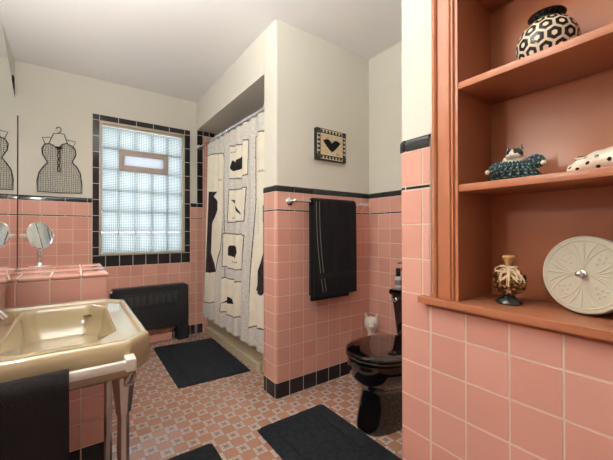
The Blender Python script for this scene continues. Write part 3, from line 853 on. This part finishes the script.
mb = MB(); mb.tube([(.806, 3.355, .002), (.806, 3.355, .10), (.806, 3.345, .14)], .008, 'nickel', 10); mb.lathe([(.013, .06), (.015, .065), (.015, .08), (.010, .085)], 'nickel', (.806, 3.355, 0), 14); mb.build('pipe', rd)
mb = MB(); mb.box(.332, .79, 3.360, 3.372, .082, .143, 'wood_strip', .002); mb.box(.332, .79, 3.362, 3.376, .004, .074, 'pink_tile_1', .002); mb.build('lower_board', rd)

# ------------------------------------------------------------------ rugs
def rug(name, quad, label, h=.016, inset=.085, seed=0):
    """rounded shaggy mat through four floor corners"""
    q = [Vector((x, y)) for x, y in quad]
    mb = MB(); nu, nv = 84, 110
    la, lb = (q[1]-q[0]).length, (q[3]-q[0]).length
    def pos(u, v): return q[0]*(1-u)*(1-v)+q[1]*u*(1-v)+q[2]*u*v+q[3]*(1-u)*v
    def f(u, v):
        # round the corners
        a, b = (u-.5)*la, (v-.5)*lb; rr = .03
        ca, cb = la/2-rr, lb/2-rr
        if abs(a) > ca and abs(b) > cb:
            da, db = abs(a)-ca, abs(b)-cb; m = max(da, db); l = math.hypot(da, db) or 1
            a, b = math.copysign(ca+da*m/l, a), math.copysign(cb+db*m/l, b)
        p = pos(a/la+.5, b/lb+.5)
        e = min(la/2-abs((u-.5)*la), lb/2-abs((v-.5)*lb))
        z = h*min(1, (e/.012))**.5
        d = abs(e-inset); z -= .010*math.exp(-(d/.011)**2)
        if e > 0: z += .0022*noise.noise((p.x*120, p.y*120, seed))+.0016*noise.noise((p.x*45, p.y*45, seed+9))
        jit = .0025*noise.noise((p.x*90, p.y*90, seed+5)) if e < .004 else 0
        return (p.x+jit, p.y+jit, max(.0008, z))
    mb.grid(f, nu, nv, 'rug'); mb.quad(*[(w.x, w.y, .0008) for w in (q[3], q[2], q[1], q[0])], 'rug')
    return tag(mb.build(name, angle=180), label, 'bath mat', 'black bath mats on the tile floor')
rug('bath_mat', [(.576,2.280), (1.100,2.244), (1.118,3.150), (.590,3.205)], 'black bath mat beside the bathtub below the shower curtain', seed=1)
rug('bath_mat', [(.785,.62), (1.235,.62), (1.240,1.553), (.795,1.558)], 'black bath mat between the toilet and the pink tiled wall', seed=2)
rug('bath_mat', [(.17,.72), (.556,.72), (.566,1.592), (.18,1.60)], 'black bath mat on the floor by the sink leg', seed=3)

# ------------------------------------------------------------------ bathtub
tbx = thing('bathtub', 'cream bathtub with stepped apron behind the shower curtain', 'bathtub', (1.5, 2.67, 0))
mb = MB(); y0, y1, xr = YWB+.004, YB-.004, XT-.004
def rpoly(pts, rads, n=5):
    out_ = []
    m = len(pts)
    for i, (p, r_) in enumerate(zip(pts, rads)):
        p = Vector(p); a = (Vector(pts[i-1])-p).normalized(); b = (Vector(pts[(i+1) % m])-p).normalized()
        half = math.acos(max(-1, min(1, a.dot(b))))/2; d = r_/math.tan(half) if r_ else 0
        cdir = (a+b).normalized(); cc = p+cdir*(r_/math.sin(half) if r_ else 0)
        s0, s1 = p+a*d, p+b*d
        for k in range(n+1):
            t = k/n
            if r_:
                v0, v1 = s0-cc, s1-cc; an_ = v0.angle(v1); w = (v0*math.sin((1-t)*an_)+v1*math.sin(t*an_))/math.sin(an_) if an_ > 1e-4 else v0
                out_.append(tuple(cc+w))
            else: out_.append(tuple(p))
    return out_
def tubring(x0, yy0, yy1, x1, rr): return rpoly([(x0, yy0), (x1, yy0), (x1, yy1), (x0, yy1)], [rr]*4, 6)
rings = []
for x0, ins, z, rr in ((1.168, 0, .001, .02), (1.166, 0, .10, .02), (1.150, 0, .13, .02), (1.148, 0, .15, .02), (1.160, 0, .17, .02), (1.160, 0, .34, .02), (1.148, 0, .36, .02), (1.142, 0, .385, .02), (1.152, .006, .40, .02), (1.175, .02, .404, .03), (1.215, .06, .40, .06), (1.235, .09, .385, .09), (1.27, .13, .15, .12), (1.33, .2, .09, .12)):
    e = max(0, ins)
    rings.append([(x, y, z) for x, y in tubring(x0, y0+e, y1-e, xr-e, rr)])
mb.loft(rings, 'cream_tub', cap0=True, cap1=True); mb.build('tub_body', tbx)
mb = MB()
st = rpoly([(1.130, 2.20), (1.20, 2.20), (1.20, y1), (1.130, y1)], [.022, 0, 0, 0], 6)
st2 = rpoly([(1.138, 2.208), (1.20, 2.208), (1.20, y1), (1.138, y1)], [.020, 0, 0, 0], 6)
mb.loft([[(x, y, .001) for x, y in st], [(x, y, .060) for x, y in st], [(x, y, .068) for x, y in st2]], 'cream_tub'); mb.build('apron_step', tbx)

# shower rod, rings, curtain
RZ = lambda y: 1.922+(y-1.95)*.020
cr = thing('curtain_rod', 'chrome shower curtain rod under the dropped soffit', 'curtain rod', (1.068, 2.67, 1.93))
mb = MB(); mb.tube([(1.068, YWB+.006, RZ(1.93)), (1.068, YB-.008, RZ(3.4))], .0115, 'chrome', 14); mb.build('rod', cr)
for y, d in ((YWB+.0015, 1), (YB-.0015, -1)):
    mb = MB(); mb.lathe([(.028, 0), (.028, .006), (.016, .012), (.013, .016)], 'chrome', (1.068, y, RZ(y)), 24, axis=(0, d, 0)); mb.build('flange', cr)

PO = {
'panelL':[(3.50,1.845),(3.064,1.815),(2.761,1.765),(2.749,1.693),(2.760,1.358),(2.760,1.321),(2.828,.910),(2.855,.848),(2.956,.436),(2.977,.393),(3.275,.353),(3.50,.340)],
'dressL':[(3.109,1.458),(2.915,1.438),(2.957,1.396),(2.915,1.351),(2.899,1.298),(2.956,1.197),(3.032,1.082),(3.032,.902),(3.007,.844),(2.956,.681),(3.223,.659),(3.208,.883),(3.175,.954),(3.140,1.083),(3.126,1.214),(3.126,1.348)],
'panelA':[(2.584,1.786),(2.344,1.756),(2.307,1.777),(2.254,1.769),(2.266,1.507),(2.382,1.490),(2.621,1.518),(2.614,1.678)],
'purseA':[(2.573,1.600),(2.542,1.664),(2.500,1.640),(2.420,1.650),(2.363,1.668),(2.372,1.568),(2.430,1.559),(2.541,1.572)],
'panelB':[(2.645,1.424),(2.391,1.405),(2.281,1.409),(2.302,1.148),(2.672,1.143)],
'shoeB':[(2.563,1.332),(2.500,1.328),(2.460,1.282),(2.397,1.210),(2.401,1.200),(2.440,1.228),(2.474,1.275),(2.484,1.231),(2.506,1.232),(2.508,1.294)],
'panelC':[(2.723,1.051),(2.460,1.046),(2.302,1.035),(2.331,.762),(2.460,.754),(2.741,.757)],
'purseC':[(2.621,.866),(2.616,.918),(2.584,.949),(2.500,.957),(2.448,.945),(2.440,.901),(2.460,.849)],
'panelD':[(2.774,.655),(2.504,.673),(2.460,.656),(2.344,.660),(2.372,.380),(2.541,.359),(2.855,.351)],
'shoeD':[(2.774,.427),(2.658,.472),(2.605,.516),(2.562,.501),(2.545,.465),(2.649,.448)],
'panelR':[(2.131,1.758),(2.061,1.777),(1.90,1.764),(1.90,1.489),(1.90,.383),(2.045,.380),(2.215,.349),(2.181,.780),(2.128,1.296)],
'dressR':[(2.013,1.252),(1.991,1.250),(1.975,.937),(1.975,.673),(2.028,.615),(2.132,.631),(2.074,.747),(2.037,.833),(2.013,.915)],
}
def bezel(poly): xs_ = [p[0] for p in poly]; zs_ = [p[1] for p in poly]; return (min(xs_)-.02, max(xs_)+.02, min(zs_)-.02, max(zs_)+.02)
BB = {k: bezel(p) for k, p in PO.items()}
CW, CD, CL = lin((.93,.91,.85)), lin((.13,.12,.13)), lin((.20,.20,.22))
rt = random.Random(11)
text = []                                   # rows of small script strokes
for (ya, yb2, z0) in ((2.09, 1.97, 1.49), (2.56, 2.44, .812), (2.55, 2.47, 1.178), (2.56, 2.44, 1.725), (2.87, 2.79, 1.53)):
    y = ya
    while y > yb2:
        text.append([(y, z0), (y-.012, z0+rt.choice((.008, .013, .006)))]); text.append([(y-.010, z0+.007), (y-.015, z0)]); y -= .021
for z0 in range(9): text.append([(2.066, 1.24-.022*z0), (2.052, 1.228-.022*z0)])
for z0 in range(6): text.append([(2.90, 1.10-.02*z0), (2.885, 1.09-.02*z0)])
lines = [[(2.70, 1.80), (2.715, .35)], [(2.232, 1.78), (2.225, .345)]]
def ccol(y, z):
    p = (y, z)
    for k in ('dressL', 'purseA', 'shoeB', 'purseC', 'shoeD', 'dressR'):
        b = BB[k]
        if b[0] < y < b[1] and b[2] < z < b[3]:
            if inpoly(p, PO[k]):
                n = noise.noise((y*40, z*25, 1)); c_ = CD if 'dress' not in k else lin((.20+.06*n, .17+.05*n, .18+.05*n)); return c_
    for k in ('panelL', 'panelA', 'panelB', 'panelC', 'panelD', 'panelR'):
        b = BB[k]
        if b[0] < y < b[1] and b[2] < z < b[3]:
            d = dpoly(p, PO[k])
            if d < .0042: return CL
            if inpoly(p, PO[k]):
                for (a, c_) in text:
                    if abs(y-a[0]) < .05 and abs(z-a[1]) < .04 and dpoly(p, [a, c_]) < .0024: return lin((.38,.37,.36))
                n = noise.noise((y*14, z*14, 7)); return tuple(q*(1+.06*n) for q in CW)
    for a, c_ in lines:
        yl = a[0]+(c_[0]-a[0])*(z-a[1])/(c_[1]-a[1])
        if abs(y-yl) < .004 and .35 < z < 1.8: return lin((.36,.37,.40))
    n = .9*noise.noise((y*110, z*120, 3))+.5*noise.noise((y*40, z*70, 8))
    g_ = .83+.12*n; return lin((g_*1.0, g_*.995, g_*.965))
NF = 9.5
def cpos(u, v):
    z = .215+(1.905+.02*(u*1.35)-.215)*v
    yfar = 3.145 + (3.32-3.145)*(1-v)**1.3
    y = 1.962+(yfar-1.962)*u
    amp = .0095+.004*(1-v)
    ph = u*NF*2*PI+.5*math.sin(v*3+u*4)
    x = 1.084+amp*math.sin(ph)+.003*math.sin(ph*2+1)*(1-v)
    if v < .001: pass
    return x, y, z, ph
def cpt(u, v):
    x, y, z, ph = cpos(u, v)
    zz = z-.010*math.sin(ph*.5+1)*(1-v)*(1-v)
    return (x-.010, y, zz)
cu = thing('shower_curtain', 'shower curtain printed with dresses, handbags and shoes', 'curtain', (1.08, 2.6, .22))
mb = MB(); mb.grid(cpt, 440, 420, 'curtain_cloth', flip=True, colfn=lambda u, v: ccol(cpos(u, v)[1], cpos(u, v)[2]))
mb.build('cloth', cu, angle=180)
for k in range(10):
    u = min(.985, (k+.25)/NF*1.0); x, y, z, ph = cpos(u, 1)
    mb = MB(); rc = Vector((1.068, y, RZ(y)-.0015))
    mb.tube([rc+Vector((.019*math.cos(a), .002*math.sin(2*a), .019*math.sin(a)-.003)) for a in [2*PI*i/16 for i in range(16)]], .0016, 'chrome', 6, closed=True)
    mb.build('ring', cu)

# ------------------------------------------------------------------ toilet
tcy = 1.200
to = thing('toilet', 'glossy black toilet with closed lid in the tiled alcove', 'toilet', (1.55, tcy, 0))
def egg(xf, xb, hw, z, n=56, p=2.3, wid=.58, dy=0):
    """ring around the bowl: front at xf, back at xb, half width hw, widest at wid of the length"""
    xm = xf+(xb-xf)*wid; pts = []
    for i in range(n):
        a = 2*PI*i/n; ca, sa_ = math.cos(a), math.sin(a)
        x = math.copysign(abs(ca)**(2/p), ca); y = math.copysign(abs(sa_)**(2/p), sa_)
        pts.append((xm-(xm-xf)*x if x > 0 else xm-(xb-xm)*x, tcy+dy+hw*y, z))
    return pts
mb = MB()
mb.loft([egg(1.244, 1.64, .112, .001, p=2.7, dy=.020), egg(1.240, 1.64, .114, .012, p=2.7, dy=.020), egg(1.246, 1.64, .110, .05, p=2.7, dy=.018), egg(1.258, 1.64, .107, .13, p=2.6, dy=.014), egg(1.264, 1.65, .109, .20, p=2.4, dy=.010), egg(1.246, 1.66, .126, .238, dy=.005), egg(1.210, 1.67, .156, .272), egg(1.188, 1.68, .174, .31), egg(1.180, 1.68, .184, .36), egg(1.182, 1.68, .183, .384), egg(1.20, 1.66, .17, .390)], 'black_enamel')
mb.box(1.60, 1.84, tcy-.11, tcy+.11, .28, .384, 'black_enamel', .02, 3)
mb.build('bowl', to)
mb = MB(); mb.loft([egg(1.182, 1.62, .182, .391), egg(1.176, 1.62, .187, .396), egg(1.176, 1.62, .187, .404), egg(1.182, 1.62, .183, .409)], 'black_enamel'); mb.build('seat', to)
mb = MB(); mb.loft([egg(1.182, 1.62, .182, .411), egg(1.175, 1.62, .188, .417), egg(1.176, 1.62, .187, .425), egg(1.186, 1.615, .178, .432), egg(1.22, 1.60, .15, .436), egg(1.30, 1.55, .08, .438)], 'black_enamel'); mb.build('lid', to)
for sg in (-1, 1):
    mb = MB(); mb.box(1.615, 1.65, tcy+sg*.075-.018, tcy+sg*.075+.018, .385, .425, 'black_enamel', .008, 3); mb.build('hinge', to)
mb = MB()
def rect(x0, x1, y0_, y1_, z, rr=.03): return [(x, y, z) for x, y in rpoly([(x0, y0_), (x1, y0_), (x1, y1_), (x0, y1_)], [rr]*4, 5)]
mb.loft([rect(1.715, 1.872, tcy-.170, tcy+.170, .388), rect(1.708, 1.874, tcy-.176, tcy+.176, .40), rect(1.682, 1.878, tcy-.194, tcy+.194, .655)], 'black_enamel'); mb.build('tank', to)
mb = MB(); mb.loft([rect(1.668, 1.880, tcy-.200, tcy+.200, .656), rect(1.664, 1.880, tcy-.203, tcy+.203, .662), rect(1.664, 1.880, tcy-.203, tcy+.203, .680), rect(1.670, 1.876, tcy-.197, tcy+.197, .690), rect(1.70, 1.85, tcy-.16, tcy+.16, .694)], 'black_enamel'); mb.build('tank_lid', to)
mb = MB(); mb.lathe([(.016, 0), (.016, .004), (.009, .008), (.007, .022), (.010, .026)], 'chrome', (1.684, tcy+.150, .625), 18, axis=(-1,0,0)); mb.tube([(1.660, tcy+.150, .625), (1.654, tcy+.172, .624), (1.655, tcy+.188, .621)], .005, 'chrome', 10); mb.build('flush_lever', to)

# bottles on the tank lid
bo = thing('lotion_bottle', 'small white bottle with black cap on the toilet tank', 'bottle', (1.745, 1.376, .6945))
mb = MB(); cxx, cyy, zz = 1.745, 1.376, .6945
mb.lathe([(.001, zz), (.020, zz), (.0225, zz+.003), (.0225, zz+.058), (.020, zz+.066), (.012, zz+.072), (.010, zz+.076)], 'lotion', (cxx, cyy, 0), 28); mb.build('body', bo)
mb = MB(); mb.lathe([(.0228, zz+.016), (.0229, zz+.018), (.0229, zz+.048), (.0228, zz+.05)], 'label_grey', (cxx, cyy, 0), 28, cap0=False, cap1=False); mb.build('paper_label', bo)
mb = MB(); mb.lathe([(.0145, zz+.074), (.0155, zz+.076), (.0150, zz+.124), (.013, zz+.127), (.001, zz+.1275)], 'black_plastic', (cxx, cyy, 0), 24); mb.build('cap', bo)
bo = thing('pump_bottle', 'bottle with black pump half hidden behind the white capped bottle', 'bottle', (1.802, 1.382, .6945))
cxx, cyy = 1.802, 1.382
mb = MB(); mb.lathe([(.001, zz), (.017, zz), (.018, zz+.003), (.018, zz+.085), (.016, zz+.098), (.010, zz+.106)], 'lotion', (cxx, cyy, 0), 28); mb.build('body', bo)
mb = MB(); mb.lathe([(.012, zz+.104), (.012, zz+.124), (.006, zz+.126), (.005, zz+.15), (.012, zz+.152), (.012, zz+.162), (.004, zz+.166)], 'black_plastic', (cxx, cyy, 0), 20); mb.tube([(cxx, cyy, zz+.158), (cxx-.03, cyy+.01, zz+.158), (cxx-.036, cyy+.012, zz+.152)], .004, 'black_plastic', 8); mb.build('pump', bo)

# ceramic cat behind the toilet: one continuous glazed figure
kx, ky = 1.752, 1.622
mb = MB()
mb.lathe([(.001, .0015), (.052, .0015), (.058, .006), (.060, .03), (.055, .09), (.046, .16), (.036, .22), (.029, .27), (.026, .31), (.026, .335), (.030, .350), (.042, .368), (.049, .386), (.050, .402), (.046, .420), (.035, .436), (.018, .445), (.001, .447)], 'white_ceramic', (kx, ky, 0), 36)
fd = Vector((-.72, -.69, 0)); sdv = Vector((.69, -.72, 0)); kc = Vector((kx, ky, 0))
for sg in (-1, 1):
    e = kc+sdv*sg*.030+Vector((0, 0, .424))
    mb.loft([[e+sdv*(.018*math.cos(t)+0)+fd*.011*math.sin(t)-Vector((0,0,.012)) for t in [2*PI*i/14 for i in range(14)]], [e+sdv*(sg*.006+.012*math.cos(t))+fd*.008*math.sin(t)+Vector((0,0,.024)) for t in [2*PI*i/14 for i in range(14)]], [e+sdv*(sg*.012+.002*math.cos(t))+fd*.002*math.sin(t)+Vector((0,0,.052)) for t in [2*PI*i/14 for i in range(14)]]], 'white_ceramic')
m_ = kc+fd*.044; mb.sphere((m_.x, m_.y, .388), .020, 'white_ceramic', 16, 10, 1, 1, .75)
cat = thing('ceramic_cat', 'tall slender white ceramic cat behind the toilet', 'figurine', (kx, ky, 0))
mb.build('body', cat)
for sg in (-1, 1):
    mb = MB(); e = kc+fd*.045+sdv*sg*.019; mb.sphere((e.x, e.y, .405), .005, 'label_grey', 10, 6, 1, 1, .6); mb.build('eye', cat)
mb = MB(); e = kc+fd*.064; mb.sphere((e.x, e.y, .392), .004, 'label_grey', 8, 6); mb.build('nose', cat)

# ------------------------------------------------------------------ sink on chrome legs
SZ = .785
sk = thing('sink', 'cream wall sink with chamfered corners on chrome legs', 'sink', (-.05, 1.26, 0))
X0, X1, Y0, Y1 = XS+.0015, .176, .930, 1.592
def octo(ins, z, ch=.058, rr=.014, back=0):
    x0, x1, y0_, y1_ = X0+back, X1-ins, Y0+ins, Y1-ins; c_ = ch-ins*.55
    pts = [(x0, y0_), (x1-c_, y0_), (x1, y0_+c_*1.25), (x1, y1_-c_*1.25), (x1-c_, y1_), (x0, y1_)]
    return [(x, y, z) for x, y in rpoly(pts, [.004, rr, rr, rr, rr, .004], 6)]
def basin(dx, z, sc_=1.0, rr=.06):
    x0, x1, y0_, y1_ = -.150, .098, 1.010, 1.535
    cx_, cy_ = (x0+x1)/2, (y0_+y1_)/2
    f = lambda x, y: (cx_+(x-cx_)*sc_, cy_+(y-cy_)*sc_)
    pts = [f(x0, y0_), f(x1-.05, y0_), f(x1, y0_+.08), f(x1, y1_-.08), f(x1-.05, y1_), f(x0, y1_)]
    return [(x, y, z) for x, y in rpoly(pts, [rr*sc_*.9, rr*sc_*.55, rr*sc_*.55, rr*sc_*.55, rr*sc_*.55, rr*sc_*.9], 6)]
mb = MB()
mb.loft([octo(.060, SZ-.105), octo(.022, SZ-.100), octo(.006, SZ-.088), octo(.000, SZ-.070), octo(.000, SZ-.022), octo(.003, SZ-.008), octo(.008, SZ-.0015), octo(.012, SZ), octo(.014, SZ), octo(.020, SZ), octo(.022, SZ-.001), octo(.026, SZ-.007), octo(.028, SZ-.008), octo(.030, SZ-.008), octo(.034, SZ-.008),
         basin(0, SZ-.008, 1.045), basin(0, SZ-.008, 1.03), basin(0, SZ-.009, 1.015), basin(0, SZ-.013, .995), basin(0, SZ-.022, .975), basin(0, SZ-.045, .945), basin(0, SZ-.075, .895), basin(0, SZ-.10, .82), basin(0, SZ-.12, .72), basin(0, SZ-.133, .58), basin(0, SZ-.140, .42), basin(0, SZ-.143, .2)], 'cream_enamel')
mb.build('basin', sk, angle=60)
mb = MB(); mb.box(X0, -.198, Y0+.012, Y1-.010, SZ-.006, SZ+.098, 'cream_enamel', .016, 4); mb.build('back_ledge', sk)
mb = MB(); mb.lathe([(.001, SZ-.1425), (.018, SZ-.1425), (.021, SZ-.141), (.022, SZ-.139)], 'chrome', (-.026, 1.272, 0), 24, cap1=False); mb.build('drain', sk)
mb = MB(); mb.box(.030, .058, 1.500, 1.522, SZ-.048, SZ-.041, 'overflow_shade', .003); mb.build('overflow_slot', sk)  # solid bar, coloured as the shade inside the overflow hole
def tap(y):
    m = MB(); z = SZ+.055
    m.lathe([(.018, 0), (.018, .004), (.009, .008), (.009, .018)], 'chrome', (-.199, y, z), 18, axis=(1,0,0))
    m.tube([(-.181, y-.022, z), (-.181, y+.022, z)], .005, 'chrome', 10); m.tube([(-.181, y, z-.022), (-.181, y, z+.022)], .005, 'chrome', 10); return m
for y in (1.10, 1.29): tap(y).build('tap_handle', sk)
mb = MB(); mb.tube([(-.200, 1.20, SZ+.06), (-.185, 1.20, SZ+.062), (-.165, 1.20, SZ+.055), (-.155, 1.20, SZ+.04)], .012, 'chrome', 14); mb.build('spout', sk)
for (x, y) in ((.108, .985), (.112, 1.505)):
    mb = MB()
    mb.loft([[(x+r_*math.cos(PI/8+PI/4*i), y+r_*math.sin(PI/8+PI/4*i), z) for i in range(8)] for r_, z in ((.026, .001), (.026, .014), (.0150, .02), (.0150, .585), (.0195, .585), (.0205, .60), (.027, .655), (.031, .688))], 'nickel')
    lg = mb.build('leg', sk)
    mb = MB(); mb.tube([(x+.004, y-.026, .665), (x+.004, y-.034, .68), (x+.016, y-.034, .70), (x+.022, y-.03, .685), (x+.016, y-.03, .664), (x+.004, y-.026, .665)], .0055, 'nickel', 8); mb.build('hook', lg)
mb = MB(); mb.box(X0+.02, .098, .953, .963, .690, .704, 'nickel', .002); mb.build('side_rail', sk)
TY = .898
mb = MB(); mb.box(-.365, .105, TY-.008, TY+.008, .728, .748, 'white_enamel', .002); o = mb.build('towel_rail', sk); o['label'] = 'white square towel rail'
mb = MB(); mb.box(.103, .126, TY-.012, TY+.034, .723, .753, 'white_enamel', .003); o = mb.build('rail_bracket', sk); o['label'] = 'white rail bracket'
stw = thing('hand_towel', 'black towel draped over the white rail of the sink', 'towel', (-.13, TY, .5))
towel_sheet('towel', 'terry_dark', -.258, -.008, TY-.020, TY+.020, 7.50e-1, .20, .24, .020, .005, stw, fold=.003).build('cloth', stw)

# ------------------------------------------------------------------ lamps and the added uplight
def sconce(x, y, z, r, label, key='bulb'):
    t = thing('wall_sconce', label, 'lamp', (XL, y, z), 'globe lamps flanking the mirror')
    m = MB(); m.lathe([(.038, 0), (.038, .010), (.018, .016)], 'brass', (XL+.0005, y, z), 24, axis=(1,0,0))
    if x-r > XL+.02: m.tube([(XL+.012, y, z), (x-r+.004, y, z)], .008, 'brass', 10)
    m.build('arm', t)
    m = MB(); m.sphere((x, y, z), r, key, 24, 14); m.build('globe', t)
sconce(-.195, .73, 1.48, .036, 'globe wall lamp at the near end of the sink mirror')
sconce(-.318, 2.46, 1.50, .028, 'globe wall lamp behind the far end of the sink mirror', 'bulb_far')
cl = thing('added_uplight', 'added unseen bowl light brightening the ceiling', 'lamp', (XS, 1.02, 1.84))  # unseen fill light, added to brighten the ceiling
mb = MB(); mb.lathe([(.04, 0), (.04, .008), (.015, .014), (.012, .14)], 'brass', (XS+.0005, 1.02, 1.80), 20, axis=(1,0,0)); mb.build('bracket', cl)
mb = MB(); mb.lathe([(.01, 1.775), (.04, 1.785), (.07, 1.81), (.088, 1.85), (.085, 1.85), (.066, 1.813), (.01, 1.79)], 'fill_bowl_glow', (XS+.18, 1.02, 0), 36); mb.build('bowl', cl)
mb = MB(); mb.lathe([(.075, 1.838), (.05, 1.842), (.001, 1.844)], 'uplight_fill', (XS+.18, 1.02, 0), 36); mb.build('bulb', cl)  # glowing disc of the added ceiling fill
def setE(key, s): M[key].node_tree.nodes['Principled BSDF'].inputs['Emission Strength'].default_value = s
setE('bulb', 155); setE('uplight_fill', 760)

w = bpy.data.worlds.new('World'); sc.world = w; w.use_nodes = True
bg = w.node_tree.nodes['Background']; bg.inputs[0].default_value = (.95, .98, 1, 1); bg.inputs[1].default_value = 4.0

# ------------------------------------------------------------------ camera
F = 321.8956; yw, pt, rl = map(math.radians, (35.864, .3337, .0722))
s_, c_ = math.sin(yw), math.cos(yw)
fwd = Vector((s_*math.cos(pt), c_*math.cos(pt), math.sin(pt))); rt_ = Vector((c_, -s_, 0)); up = rt_.cross(fwd)
rc_ = rt_*math.cos(rl)-up*math.sin(rl); uc = rt_*math.sin(rl)+up*math.cos(rl)
cam = bpy.data.cameras.new('camera'); co = bpy.data.objects.new('camera', cam); C.objects.link(co)
cam.sensor_width = 36; cam.lens = F/613*36; cam.clip_start = .02
co.matrix_world = Matrix(((rc_.x, uc.x, -fwd.x, 0), (rc_.y, uc.y, -fwd.y, 0), (rc_.z, uc.z, -fwd.z, 1.0629), (0, 0, 0, 1)))
sc.camera = co
sc.view_settings.view_transform = 'Standard'; sc.view_settings.look = 'None'
sc.view_settings.gamma = 1; sc.view_settings.use_curve_mapping = False
sc.view_settings.exposure = 0.32
